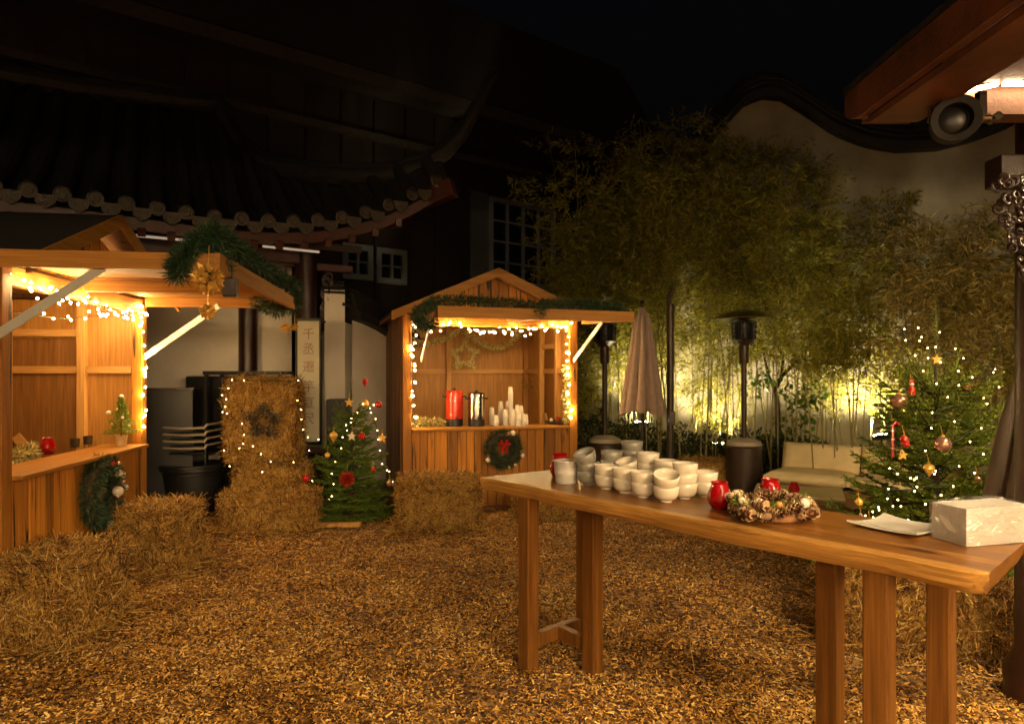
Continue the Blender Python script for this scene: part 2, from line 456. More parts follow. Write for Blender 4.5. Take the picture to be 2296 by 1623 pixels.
def tabletop():
    """oiled plank, grain along x, pale sapwood along the live front edge"""
    m, nt, p = _new('oiled_tabletop')
    L = nt.links.new
    tc = N(nt, 'ShaderNodeTexCoord')
    mp = N(nt, 'ShaderNodeMapping'); mp.inputs['Scale'].default_value = (.8, 16, 16)
    L(tc.outputs['Object'], mp.inputs['Vector'])
    nz = N(nt, 'ShaderNodeTexNoise', Scale=1.0, Detail=8.0, Roughness=.6, Distortion=.9)
    L(mp.outputs['Vector'], nz.inputs['Vector'])
    r = ramp(nt, [(.26, (.08, .027, .005)), (.42, (.18, .068, .012)), (.55, (.24, .096, .016)), (.74, (.35, .155, .030))])
    L(nz.outputs['Fac'], r.inputs['Fac'])
    sp = N(nt, 'ShaderNodeSeparateXYZ'); L(tc.outputs['Object'], sp.inputs[0])
    n2 = N(nt, 'ShaderNodeTexNoise', Scale=2.2, Detail=3.0); L(tc.outputs['Object'], n2.inputs['Vector'])
    ma = N(nt, 'ShaderNodeMath', operation='MULTIPLY_ADD'); L(n2.outputs['Fac'], ma.inputs[0]); ma.inputs[1].default_value = -.05; L(sp.outputs['Y'], ma.inputs[2])
    rr = ramp(nt, [(.0, (1, 1, 1)), (.012, (1, 1, 1)), (.022, (0, 0, 0))])
    L(ma.outputs[0], rr.inputs['Fac'])
    mix = N(nt, 'ShaderNodeMix', data_type='RGBA'); L(rr.outputs['Color'], mix.inputs['Factor']); L(r.outputs['Color'], mix.inputs['A']); mix.inputs['B'].default_value = (.42, .21, .05, 1)
    # knots and darker heartwood
    mk = N(nt, 'ShaderNodeMapping'); mk.inputs['Scale'].default_value = (2.1, 6.5, 6.5); L(tc.outputs['Object'], mk.inputs['Vector'])
    vk = N(nt, 'ShaderNodeTexVoronoi', Scale=1.0); nk = N(nt, 'ShaderNodeTexNoise', Scale=5.0, Detail=4.0); L(mk.outputs['Vector'], vk.inputs['Vector']); L(mk.outputs['Vector'], nk.inputs['Vector'])
    sk_ = N(nt, 'ShaderNodeMath', operation='MULTIPLY_ADD'); L(nk.outputs['Fac'], sk_.inputs[0]); sk_.inputs[1].default_value = .22; L(vk.outputs['Distance'], sk_.inputs[2])
    rk_ = ramp(nt, [(.17, (.22, .16, .12)), (.24, (.62, .55, .5)), (.34, (1, 1, 1))]); L(sk_.outputs[0], rk_.inputs['Fac'])
    mm = N(nt, 'ShaderNodeMix', data_type='RGBA', blend_type='MULTIPLY'); mm.inputs['Factor'].default_value = 1.0
    L(mix.outputs['Result'], mm.inputs['A']); L(rk_.outputs['Color'], mm.inputs['B'])
    m3 = N(nt, 'ShaderNodeMapping'); m3.inputs['Scale'].default_value = (2.2, 110, 110); L(tc.outputs['Object'], m3.inputs['Vector'])
    n3 = N(nt, 'ShaderNodeTexNoise', Scale=1.0, Detail=4.0, Distortion=.3); L(m3.outputs['Vector'], n3.inputs['Vector'])
    q3 = N(nt, 'ShaderNodeMapRange'); q3.inputs['From Min'].default_value = .3; q3.inputs['From Max'].default_value = .7; q3.inputs['To Min'].default_value = .55; q3.inputs['To Max'].default_value = 1.2
    L(n3.outputs['Fac'], q3.inputs['Value']); s3 = N(nt, 'ShaderNodeVectorMath', operation='SCALE'); L(mm.outputs['Result'], s3.inputs[0]); L(q3.outputs['Result'], s3.inputs['Scale'])
    L(s3.outputs[0], p.inputs['Base Color'])
    p.inputs['Specular IOR Level'].default_value = .4
    rg = N(nt, 'ShaderNodeMapRange'); rg.inputs['To Min'].default_value = .22; rg.inputs['To Max'].default_value = .42
    L(nz.outputs['Fac'], rg.inputs['Value']); L(rg.outputs['Result'], p.inputs['Roughness'])
    b = N(nt, 'ShaderNodeBump', Strength=.12, Distance=.004); L(nz.outputs['Fac'], b.inputs['Height']); L(b.outputs['Normal'], p.inputs['Normal'])
    return m
M_top = tabletop()
M_leg = wood('oiled_table_leg', (.24, .098, .018), (.10, .036, .007), 'z', grain=26, island=.2, rough=.42)
# ------------------------------------------------------------------ ground
def ground_mat():
    m, nt, p = _new('trodden_soil')
    L = nt.links.new
    tc = N(nt, 'ShaderNodeTexCoord')
    v = N(nt, 'ShaderNodeTexVoronoi', Scale=42.0, Randomness=1.0)
    n = N(nt, 'ShaderNodeTexNoise', Scale=1.1, Detail=6.0)
    L(tc.outputs['Object'], v.inputs['Vector']); L(tc.outputs['Object'], n.inputs['Vector'])
    sp = N(nt, 'ShaderNodeSeparateColor'); L(v.outputs['Color'], sp.inputs[0])
    r = ramp(nt, [(0, (.03, .014, .006)), (.5, (.15, .075, .026)), (1, (.40, .24, .09))])
    L(sp.outputs[0], r.inputs['Fac'])
    L(r.outputs['Color'], p.inputs['Base Color'])
    p.inputs['Roughness'].default_value = .95
    b = N(nt, 'ShaderNodeBump', Strength=.8, Distance=.012); L(v.outputs['Distance'], b.inputs['Height']); L(b.outputs['Normal'], p.inputs['Normal'])
    return m
g = MB()
for i in range(-30, 30):
    pass
g.add([(-60, -25, 0), (60, -25, 0), (60, 60, 0), (-60, 60, 0)], [(0, 1, 2, 3)])
setting(obj('ground', g, ground_mat()))
# wood chips strewn over the yard
n = 340000
yy = 2.4 + 7.0 * RNG.random(n) ** 1.45
xx = (-.92 + 1.84 * RNG.random(n)) * (yy * .86 + .25)
nrm2 = np.sin(xx * 1.7 + 2.0 * np.sin(yy * 1.3)) * np.cos(yy * 2.1 + xx)
keep = RNG.random(n) < np.clip(.80 + .35 * nrm2, .30, 1)
xx, yy = xx[keep], yy[keep]; n = len(xx)
a = RNG.random(n) * 6.283
tilt = RNG.normal(0, .28, n)
pos = np.stack([xx, yy, .004 + .022 * RNG.random(n)], 1)
d = np.stack([np.cos(a), np.sin(a), tilt], 1)
up = np.stack([RNG.normal(0, .45, n), RNG.normal(0, .45, n), np.ones(n)], 1)
big = RNG.random(n) < .10
o = blades('wood_chips', pos, d, np.where(big, RNG.uniform(.020, .038, n), RNG.uniform(.007, .021, n)), np.where(big, RNG.uniform(.005, .012, n), RNG.uniform(.0035, .009, n)), M_chip, shape='strip', nrm=up)
tag(o, 'loose layer of tan and brown wood chips spread over the yard', 'wood chips', kind='stuff')

M_twine = plain('orange_twine', (.42, .17, .03), .8)
# ------------------------------------------------------------------ straw bales
def bale(label, loc, size, rz, ns_=3000, droop=.35, loose=.05, group='straw bales standing about the yard', seed=1, z0=0.0):
    rg = np.random.default_rng(seed)
    ns = int(ns_ * 1.7)
    L, W, H = size
    b = MB()
    nx, ny, nz = 10, 6, 6
    # rounded core
    def face(n1, n2, fn):
        base = len(b.v)
        for i in range(n1 + 1):
            for j in range(n2 + 1):
                p = np.array(fn(i / n1 * 2 - 1, j / n2 * 2 - 1))
                q = p / max(1e-6, (np.abs(p) ** 7).sum() ** (1 / 7))
                k = 1 + .03 * math.sin(9 * q[0] + 7 * q[1] * 1.3 + 5 * q[2] + seed)
                b.v.append((q[0] * (L / 2 - .02) * k, q[1] * (W / 2 - .02) * k, z0 + H / 2 + q[2] * (H / 2 - .012) * k))
        for i in range(n1):
            for j in range(n2):
                c = base + i * (n2 + 1) + j
                b.f.append((c, c + 1, c + n2 + 2, c + n2 + 1))
    for s in (-1, 1):
        face(nx, ny, lambda u, v, s=s: (u, v, s)); face(nx, nz, lambda u, v, s=s: (u, s, v)); face(ny, nz, lambda u, v, s=s: (s, u, v))
    # straws lying on every face, some standing off
    areas = np.array([L * W, L * W * .05, L * H, L * H, W * H, W * H]); pr = areas / areas.sum()
    fc = rg.choice(6, ns, p=pr)
    u, v = rg.uniform(-1, 1, ns), rg.uniform(-1, 1, ns)
    P = np.zeros((ns, 3)); Nn = np.zeros((ns, 3))
    for k, (ax, s) in enumerate(((2, 1), (2, -1), (1, 1), (1, -1), (0, 1), (0, -1))):
        i = fc == k
        o2 = [q for q in range(3) if q != ax]
        P[i, o2[0]] = u[i]; P[i, o2[1]] = v[i]; P[i, ax] = s; Nn[i, ax] = s
    q = P / ((np.abs(P) ** 8).sum(1, keepdims=True) ** (1 / 8))
    P = q * np.array([L / 2, W / 2, H / 2]) * (1 + rg.normal(0, .012, (ns, 1)))
    t = rg.normal(size=(ns, 3)); t -= Nn * (t * Nn).sum(1, keepdims=True) * .8
    t /= np.linalg.norm(t, axis=1, keepdims=True)
    D = t + Nn * rg.normal(.06, .22, (ns, 1)); D[:, 2] -= droop * .5 * (fc != 0) * rg.random(ns)
    ln = rg.uniform(.05, .15, ns)
    far = rg.random(ns) < loose
    D[far] += Nn[far] * rg.uniform(.2, .9, (far.sum(), 1)); ln[far] *= 1.5
    P = P - D / np.linalg.norm(D, axis=1, keepdims=True) * ln[:, None] * .45
    P[:, 2] += z0 + H / 2
    # fallen straw round the foot
    m = ns // 24
    a = rg.uniform(0, 6.283, m); k = rg.uniform(.48, .60, m)
    Q = np.stack([np.clip(np.cos(a) * 1.4, -1, 1) * L * k, np.clip(np.sin(a) * 1.4, -1, 1) * W * k, z0 + rg.uniform(.01, .05, m)], 1)
    E = np.stack([rg.normal(size=m), rg.normal(size=m), rg.normal(0, .25, m)], 1)
    if z0 < .1:
        P = np.concatenate([P, Q]); D = np.concatenate([D, E]); ln = np.concatenate([ln, rg.uniform(.05, .15, m)])
    P[:, 2] = np.maximum(P[:, 2], .006)
    o = blades('straw_bale', P, D, ln, rg.uniform(.003, .0062, len(P)), M_straw, shape='strip', base=b)
    o.location = loc; o.rotation_euler = (0, 0, rz)
    for k in (-.27, .27):   # binding twine
        ring = [(k * L + .004 * math.sin(9 * q), math.copysign(abs(math.cos(q)) ** .28, math.cos(q)) * W * .5, z0 + H / 2 + math.copysign(abs(math.sin(q)) ** .28, math.sin(q)) * H * .5) for q in [6.2832 * i / 40 for i in range(41)]]
        tw = obj('twine', MB().tube(ring, .0035, 5), M_twine, o, world=False)
    return tag(o, label, 'straw bale', group)
bale('large loose straw bale against the left stall, nearest the viewer, cut by the left edge', (-2.70, 4.02, 0), (.50, .64, .50), R(4), 9000, seed=1)
bale('ragged straw bale standing below the wreath beside the left stall', (-2.78, 5.28, 0), (.50, .54, .52), R(4), 7000, loose=.1, seed=2)
bale('flat straw bale lying at the foot of the tall lit straw stack', (-2.42, 6.72, 0), (.92, .44, .38), R(4), 5000, seed=3)
bale('middle straw bale carrying the upright bale with the star', (-2.55, 7.16, 0), (.76, .40, .62), R(4), 4500, seed=4)
bale('upright straw bale on top of the stack, hung with a star and fairy lights', (-2.63, 7.12, 0), (.74, .42, .90), R(3), 6500, seed=5, z0=.60)
bale('compact straw bale in front of the back stall beside the small fir', (-.74, 6.78, 0), (.82, .50, .52), R(8), 6000, seed=6)
bale('low straw bale under the counter of the back stall, seen beneath the long table', (.42, 7.25, 0), (.80, .34, .30), R(14), 3000, seed=7)
bale('shadowed straw bale in front of the shrubs, left of the black patio heater', (2.55, 8.75, 0), (.72, .5, .45), R(-5), 2500, seed=8)
bale('frayed straw bale lying beneath the near end of the long table', (2.28, 3.85, 0), (.92, .5, .44), R(-18), 8000, droop=.9, loose=.2, seed=9)

rl = np.random.default_rng(15); cx = [(-2.6, 4.3, .5), (-2.5, 5.2, .5), (-2.3, 6.5, .55), (-.75, 6.4, .5), (2.1, 3.6, .5), (-1.6, 5.2, 1.1), (.1, 6.6, .7)]
Pq = np.concatenate([np.stack([rl.normal(x, s, 320), rl.normal(y, s * .6, 320), rl.uniform(.02, .045, 320)], 1) for x, y, s in cx]); nq = len(Pq)
o = blades('loose_straw', Pq, np.stack([rl.normal(size=nq), rl.normal(size=nq), rl.normal(0, .10, nq)], 1), rl.uniform(.05, .17, nq), rl.uniform(.003, .0055, nq), M_straw, shape='strip', nrm=np.stack([rl.normal(0, .3, nq), rl.normal(0, .3, nq), np.ones(nq)], 1))
tag(o, 'loose stalks of straw shed over the wood chips around the bales', 'straw', kind='stuff')

# ------------------------------------------------------------------ market stalls
SW, SD = 2.05, 1.85           # width and depth of a stall
def boards(mb, x0, x1, z0, z1, y0, y1, rg, wmin=.075, wmax=.14, gap=.008, ztop=None):
    x = x0
    while x < x1 - .01:
        w = min(rg.uniform(wmin, wmax), x1 - x)
        if x1 - x - w < .04: w = x1 - x
        dy = rg.uniform(-.003, .003)
        a, c = x + gap / 2, x + w - gap / 2
        if ztop is None:
            mb.box(((a + c) / 2, (y0 + y1) / 2 + dy, (z0 + z1) / 2), (c - a, y1 - y0, z1 - z0))
        else:
            mb.prism([(a, z0), (c, z0), (c, ztop(c)), (a, ztop(a))], y0 + dy, y1 + dy, Matrix.Identity(4))
        x += w
def stall(label, loc, rz, seed, fx0=.09, fx1=2.1, drop=0.0):
    rg = random.Random(seed)
    S = thing('market_stall', label, 'market stall', loc, rz)
    P = lambda nm, mb, mat, par=S, **k: obj(nm, mb, mat, par, world=False, **k)
    ZE, ZR, ZH, ZC = 2.20, 2.70, 2.20, .945
    # posts
    for x, y in ((.05, .045), (SW - .05, .045), (.05, SD - .05), (SW - .05, SD - .05)):
        P('post', MB().box((x, y, 1.10), (.098, .088, 2.20)), M_front if y < .1 else M_pine_z, bevel=.004)
    f = MB(); boards(f, .1, SW - .1, .06, .915, .012, .034, rg)
    P('front_panel', f, M_front)
    P('base_rail', MB().box((SW / 2, .02, .035), (SW, .09, .05)), M_outer)
    P('counter', MB().box((SW / 2, .13, .93), (SW - .20, .37, .028)), M_pine_x, bevel=.004)
    # left wall, right wall, back wall: weathered boards outside, plywood inside
    for side, x in (('l', .005), ('r', SW - .005)):
        w = MB()
        sub = MB(); boards(sub, .1, SD - .1, .03, 2.19, -.011, .011, rg)
        rot = Matrix.Rotation(math.pi / 2, 4, 'Z')
        w.add([(x + (-1 if side == 'l' else 1) * .004 - p[1], p[0], p[2]) for p in sub.v], sub.f)
        sw = P('side_wall', w, M_outer)
        ins = x + (.024 if side == 'l' else -.024)
        if side == 'l':
            P('lining', MB().box((ins, SD / 2, 1.12), (.008, SD - .2, 2.13)), M_ply, sw)
        else:   # the side door: studs, a set-back leaf with rail and brace
            li = MB()
            li.box((ins, .30, 1.12), (.008, .40, 2.13)); li.box((ins, 1.42, 1.12), (.008, .62, 2.13)); li.box((ins, .80, 2.02), (.008, .60, .33))
            P('lining', li, M_ply, sw)
            d = P('door', MB().box((ins + .016, .80, .94), (.008, .60, 1.82)), M_door)
            for yy_ in (.50, 1.10): P('door_post', MB().box((ins - .036, yy_, 1.10), (.064, .062, 2.14)), M_stud, d)
            P('door_head', MB().box((ins - .024, .80, 1.90), (.04, .53, .06)), M_study, d)
            P('brace', MB().bar((ins - .012, .56, .42), (ins - .012, 1.04, 1.02), .03, .07, up=(0, .7, -.6)), M_study, d)
            P('door_rail', MB().box((ins - .006, .80, 1.585), (.036, .53, .06)), M_study, d)
        for (a, b_) in (((.10, .465),) if side == 'r' else ((.10, .9),)) + (((1.135, SD - .1),) if side == 'r' else ((.96, SD - .1),)):
            P('side_rail', MB().box((ins + (-.028 if side == 'r' else .028), (a + b_) / 2, 1.585), (.048, b_ - a, .06)), M_study)
    w = MB(); boards(w, .02, SW - .02, .03, 2.19, SD - .012, SD + .012, rg)
    bw = P('back_wall', w, M_outer)
    P('lining', MB().box((SW / 2, SD - .026, 1.12), (SW - .2, .008, 2.13)), M_ply, bw)
    P('back_rail', MB().box((SW / 2, SD - .056, 1.585), (SW - .2, .05, .06)), M_studx)
    P('back_stud', MB().box((.86, SD - .106, 1.12), (.06, .05, 2.12)), M_stud)
    P('header', MB().box((SW / 2, .045, 2.135), (SW - .2, .07, .11)), M_pine_x)
    # gable
    sl = (ZR - ZE) / 1.15
    g_ = MB(); boards(g_, .02, SW - .02, 2.215, 2.3, .012, .034, rg, ztop=lambda x: max(2.216, ZR - .055 - sl * abs(x - SW / 2)))
    P('gable', g_, M_front)
    g2 = MB(); boards(g2, .02, SW - .02, 2.20, 2.3, SD - .01, SD + .014, rg, ztop=lambda x: max(2.201, ZR - .055 - sl * abs(x - SW / 2)))
    P('gable', g2, M_outer)
    # roof: two slabs of boards under felt
    for s in (-1, 1):
        r = MB(); k = MB()
        y0, y1 = -.20, SD + .12
        def pt(t, y, off): return (SW / 2 + s * (1.15 * t), y, ZR - (ZR - ZE) * t + off)
        for mb, o0, o1, e in ((r, -.04, -.004, 0), (k, .0, .014, .02)):
            vs = [pt(0, y0 - e, o0), pt(1.0 + e, y0 - e, o0), pt(1.0 + e, y1 + e, o0), pt(0, y1 + e, o0), pt(0, y0 - e, o1), pt(1.0 + e, y0 - e, o1), pt(1.0 + e, y1 + e, o1), pt(0, y1 + e, o1)]
            mb.add(vs, [(0, 3, 2, 1), (4, 5, 6, 7), (0, 1, 5, 4), (1, 2, 6, 5), (2, 3, 7, 6), (3, 0, 4, 7)])
        ro = P('roof', r, M_outer)
        P('roofing_felt', k, M_felt, ro)
        bg = MB()
        a_, b_ = pt(.0, -.218, -.045), pt(1.015, -.218, -.045)
        ca = [(SW / 2 + s * .0, ZR + .018), (SW / 2 + s * 1.17, ZE + .01), (SW / 2 + s * 1.17, ZE - .085), (SW / 2, ZR - .08)]
        bg.prism(ca, -.226, -.204, Matrix.Identity(4))
        P('bargeboard', bg, M_pine_x)
    # awning flap, held level by two struts
    FL = 1.22
    fl = MB(); boards(fl, fx0, fx1, 0, 1, 0, 1, rg, wmin=.10, wmax=.17)
    fl2 = MB()
    for i in range(0, len(fl.v), 8):
        q = fl.v[i:i + 8]
        xs = [p[0] for p in q]; dz = rg.uniform(-.004, .004)
        fl2.box(((min(xs) + max(xs)) / 2, -.03 - FL / 2, 2.222 + dz), (max(xs) - min(xs), FL, .02))
    def tl(mb):
        mb.v = [(x, y, z + drop * (y + .03) / FL) for x, y, z in mb.v]
        return mb
    flap = P('awning_flap', tl(fl2), M_pine_y)
    eb = tl(MB().box(((fx0 + fx1) / 2, -.03 - FL - .014, 2.178), (fx1 - fx0 + .02, .028, .105)))
    P('edge_board', eb, M_pine_x, flap)
    for x in (fx0 + .016, (fx0 + fx1) * .52, fx1 - .016):
        P('flap_rail', tl(MB().box((x, -.03 - FL / 2, 2.172), (.032, FL, .078))), M_pine_y, flap)
    for x, xt in ((max(.05, fx0 + .04) if fx0 > 0 else fx0 + .045, fx0 + .045), (SW - .055, fx1 - .045)):
        P('strut', MB().bar((x, -.008, 1.70), (xt, -.64, 2.145 - drop * .5), .010, .05, up=(0, .5, .8)), M_strut)
    return S
S1 = stall('timber market stall on the left, seen along its counter, awning flap raised toward the yard', (-2.95, 3.87, 0), R(97.6), 3, fx0=-.26, fx1=1.97)
S2 = stall('timber market stall at the back with drinks urns on its counter, facing the yard', (-1.19, 7.28, 0), R(16.85), 8, fx0=.16, fx1=2.12, drop=.06)
def loc1(x, y, z): return WM[S1.name] @ Vector((x, y, z))
def loc2(x, y, z): return WM[S2.name] @ Vector((x, y, z))

# ------------------------------------------------------------------ fairy lights
def bulb_mesh(r, mat):
    me = bpy.data.meshes.new('bulb')
    b = MB().ball((0, 0, 0), r, 6)
    me.from_pydata(b.v, [], b.f); me.materials.append(mat); me.shade_smooth()
    return me
BULB = bulb_mesh(.0075, M_bulb); BULBS = bulb_mesh(.0046, M_bulbs)
def lights(label, path, bulbs, me=BULB, group=None, sub=3, jit=.012, seed=0):
    """a cable along path with one glowing bulb at each of the bulb points"""
    rg = random.Random(seed)
    t = thing('fairy_lights', label, 'fairy lights', path[0], 0, group)
    pts = []
    for i in range(len(path) - 1):
        a, b = Vector(path[i]), Vector(path[i + 1])
        for k in range(sub):
            p = a.lerp(b, k / sub)
            if k: p += Vector([rg.uniform(-jit, jit) for _ in range(3)])
            pts.append(p)
    pts.append(Vector(path[-1]))
    obj('cable', MB().tube(pts, .0032, 5), M_cable, t)
    for p in bulbs[:100]:
        o = bpy.data.objects.new('bulb', me)
        link(o, t); o.location = p
    return t
def along(path, ts):
    path = [Vector(p) for p in path]
    seg = [(path[i + 1] - path[i]).length for i in range(len(path) - 1)]; T = sum(seg)
    out = []
    for t in ts:
        s = t * T
        for i, l in enumerate(seg):
            if s <= l or i == len(seg) - 1:
                out.append(path[i].lerp(path[i + 1], min(1, s / l))); break
            s -= l
    return out
def stall_lights(L, lab_top, lab_l, lab_r, seed, left=True):
    rg = random.Random(seed)
    top = [L(.10, -.015, 2.13)] + [L(.10 + (SW - .2) * (i / 8), -.02 + rg.uniform(-.03, .05), 2.06 + rg.uniform(-.035, .035)) for i in range(1, 8)] + [L(SW - .10, -.015, 2.10)]
    bl = [p + Vector((rg.uniform(-.02, .02), rg.uniform(-.06, .06), rg.uniform(-.055, .045))) for p in along(top, [((i + rg.random()) / 46) ** (.75 if left else 1.0) for i in range(46)])]
    lights(lab_top, top, bl, seed=seed)
    for x, lab, on in ((.115, lab_l, left), (SW - .115, lab_r, True)):
        if not on: continue
        pth = [L(x + rg.uniform(-.02, .02), -.02 + rg.uniform(-.02, .03), 2.10 - i * .14) for i in range(9)]
        ts = []
        t = .03
        while t < .98:
            for _ in range(rg.choice((1, 1, 2, 3))): ts.append(min(.99, t + rg.uniform(-.02, .02)))
            t += rg.uniform(.06, .11)
        lights(lab, pth, [p + Vector((rg.uniform(-.02, .02), rg.uniform(-.02, .02), 0)) for p in along(pth, ts)], seed=seed + 1)
stall_lights(loc1, 'dense fairy lights along the top of the left stall opening', '', 'fairy lights down the far post of the left stall', 21, left=False)
stall_lights(loc2, 'dense fairy lights along the top of the back stall opening', 'fairy lights down the left post of the back stall', 'fairy lights down the right post of the back stall', 22)
rg = random.Random(4)
sw = [loc1(SW - .16, .10, 2.06), loc1(SW - .5, .42, 1.99), loc1(1.1, .62, 2.0), loc1(.75, .55, 2.04), loc1(.3, .45, 2.03)]
lights('second fairy light string swagged inside the left stall', sw, [p + Vector((rg.uniform(-.03, .03), rg.uniform(-.03, .03), rg.uniform(-.03, .03))) for p in along(sw, [(i + .5) / 20 for i in range(20)])], seed=6)

# ------------------------------------------------------------------ greenery: garlands, wreaths, firs
def tube_needles(path, rad, n, ln, rg, flat=.0):
    pts = along(path, rg.random(n))
    P = np.array([tuple(p) for p in pts])
    D = rg.normal(size=(n, 3)); D /= np.linalg.norm(D, axis=1, keepdims=True)
    r = rg.random(n)[:, None] ** .5 * rad
    return P + D * r * .75, D + rg.normal(0, .35, (n, 3)), ln * rg.uniform(.6, 1.2, n)
def garland(label, path, rad, n, ln=.055, mat=None, wd=.006, seed=0, cat='garland', group=None):
    rg = np.random.default_rng(seed)
    P, D, l = tube_needles(path, rad, n, ln, rg)
    b = MB().tube(path, .006, 5)
    o = blades('garland', P, D, l, wd, mat or M_gar, base=b)
    return tag(o, label, cat, group)
def wreath(label, c, nrm, Rm, r, n, seed, deco):
    """deco: (angle deg, radius factor, ball radius, material, kind)"""
    rg = np.random.default_rng(seed)
    c = Vector(c); nv = Vector(nrm).normalized()
    x = Vector((0, 0, 1)).cross(nv).normalized(); y = nv.cross(x)
    t = thing('wreath', label, 'wreath', c)
    a = rg.random(n) * 6.283
    ring = np.outer(np.cos(a), x) + np.outer(np.sin(a), y)
    off = rg.normal(size=(n, 3)); off /= np.linalg.norm(off, axis=1, keepdims=True)
    P = np.array(c) + ring * Rm + off * (rg.random(n)[:, None] ** .5) * r * .8 + np.array(nv) * r * .5
    tang = -np.outer(np.sin(a), x) + np.outer(np.cos(a), y)
    D = off + tang * .5 + np.array(nv) * .15
    mt = Matrix((x, y, nv)).transposed()
    obj('frame', MB().torus(c + nv * r * .5, Rm, r * .45, 32, 8, mt), M_bark, t)
    blades('foliage', P, D, rg.uniform(.035, .065, n), .006, M_gar, t)
    for ang, rf, br, mat, kind in deco:
        p = c + (x * math.cos(R(ang)) + y * math.sin(R(ang))) * Rm * rf + nv * (r * 1.1)
        if kind == 'ball': obj('bauble', MB().ball(p, br, 14), mat, t, smooth=True)
        elif kind == 'bow':
            m = MB()
            for s in (-1, 1):
                m.tube([p, p + x * s * br * .7 + y * br * .8, p + x * s * br * 1.3 + y * br * .2, p + y * -.1 * br], [br * .2, br * .42, br * .38, br * .15], 8)
                m.tube([p, p + x * s * br * .4 - y * br * .9, p + x * s * br * .7 - y * br * 1.8], [br * .2, br * .22, br * .2], 6)
            obj('bow', m, mat, t, smooth=True)
    return t
n1 = (.99, .132, 0); n2 = (.29, -.957, 0)
wreath('dark green wreath with white and copper baubles hanging on the left stall', loc1(1.12, -.0, .67), n1, .195, .085, 5200, 31,
       [(35, 1.0, .03, M_whb, 'ball'), (50, 1.25, .022, M_rose, 'ball'), (22, 1.25, .024, M_whb, 'ball'), (8, 1.2, .02, M_rose, 'ball'), (-8, .75, .04, M_whb, 'ball'), (-22, .8, .022, M_rose, 'ball'),
        (75, 1.1, .02, M_redb, 'ball'), (-48, 1.3, .034, M_whb, 'ball'), (-58, 1.2, .028, M_rose, 'ball'), (-85, 1.25, .026, M_whb, 'ball'), (-2, 1.35, .025, M_whb, 'ball'), (-30, 1.35, .02, M_rose, 'ball')])
wreath('round green wreath with a red bow hanging on the back stall', loc2(1.13, -.0, .70), n2, .155, .082, 4200, 32,
       [(95, .35, .055, M_redb, 'bow'), (62, 1.32, .032, M_whb, 'ball'), (75, 1.15, .026, M_rose, 'ball'), (-20, 1.45, .026, M_whb, 'ball'), (-12, 1.3, .02, M_rose, 'ball'), (-150, 1.45, .028, M_whb, 'ball'), (-160, 1.3, .02, M_rose, 'ball'), (-55, 1.4, .018, M_whb, 'ball'), (-75, 1.35, .015, M_whb, 'ball')])

fo = lambda x, dz=0, dy=0: loc1(x, -1.25 + dy, 2.27 + dz)
garland('thick dark garland draped over the corner and edge of the left stall awning', [fo(-.08, -.12, .02), fo(-.14, .03, .0), fo(-.2, .08), fo(.1, .07), fo(.4, .06), fo(.8, .05), fo(1.2, .055), fo(1.6, .05), fo(1.93, .05, -.05), fo(1.98, -.12, -.03), fo(1.92, -.17, .12), fo(1.7, -.10, .25)], .055, 8000, .06, seed=41)
garland('tuft of garland hanging at the near corner of the left stall awning', [fo(-.2, .09, .0), fo(-.25, .04, .08), fo(-.27, -.08, .18), fo(-.28, -.17, .2)], .06, 3200, .06, seed=42)
fo2 = lambda x, dz=0, dy=0: loc2(x, -1.12 + dy, 2.195 + dz)
garland('dark garland laid along the awning of the back stall', [fo2(-.02, -.12, -.14), fo2(.04, -.06, -.16), fo2(.10, .02, -.05), fo2(.5, .05), fo2(.9, .03), fo2(1.1, .0, -.12), fo2(1.14, -.07, -.17), fo2(1.2, .03, -.08), fo2(1.5, .04), fo2(2.08, .02)], .05, 6500, .06, seed=43)
garland('loose end of garland hanging at the left of the back stall awning', [fo2(.0, -.05, -.1), fo2(-.04, -.14, -.02), fo2(.05, -.2, .05), fo2(.16, -.15, .1)], .05, 1600, .06, seed=44)

def spiky(label, c, r, group=None, n=60, cat='ornament', string=None, dark=None):
    """a ball of gilt petals on a thread"""
    rg = np.random.default_rng(int(abs(c[0] * 1000)) + 3)
    D = rg.normal(size=(n, 3)); D /= np.linalg.norm(D, axis=1, keepdims=True)
    t = thing('gold_ornament', label, cat, c, 0, group)
    P = np.array(c) + D * r * .45
    blades('petals', P, D + rg.normal(0, .35, D.shape), r * rg.uniform(.5, .75, n), r * .42, M_gold, t)
    obj('core', MB().ball(c, r * .5, 10), M_gold if dark is None else dark, t, smooth=True)
    if string is not None: obj('thread', MB().tube([Vector(c) + Vector((0, 0, r * .5)), string], .002, 4), M_gold, t)
    return t
c = at(467, 625, 3.60)
spiky('large star-petalled gold ornament hanging from the near corner of the left awning', c, .085, n=130, string=c + Vector((0, .01, .18)), dark=M_green)
c2 = at(466, 697, 3.60)
spiky('small gold ball ornament hanging below the star-petalled one', c2, .045, n=120, string=c + Vector((0, 0, -.06)))
spiky('round gold ornament under the far end of the left awning', at(641, 735, 6.0), .05, n=70, string=at(641, 700, 6.0), group=None)
spiky('flat gold ornament beside the round one, next to the white board', at(660, 733, 6.05), .042, n=40, string=at(661, 690, 6.05))
t = thing('floodlight', 'small unlit grey floodlight clamped under the left awning', 'floodlight', at(517, 645, 3.95))
obj('housing', MB().box(at(517, 645, 4.0), (.085, .05, .11), R(10)), M_dsteel, t, bevel=.006)
obj('lens', MB().box(at(517, 645, 4.0) + Vector((.0, -.028, 0)), (.07, .006, .094), R(10)), plain('grey_lens', (.10, .10, .095), .25), t)
obj('bracket', MB().bar(at(517, 645, 4.0) + Vector((0, 0, .05)), at(517, 645, 4.0) + Vector((0, 0, .13)), .02, .012), M_iron, t)

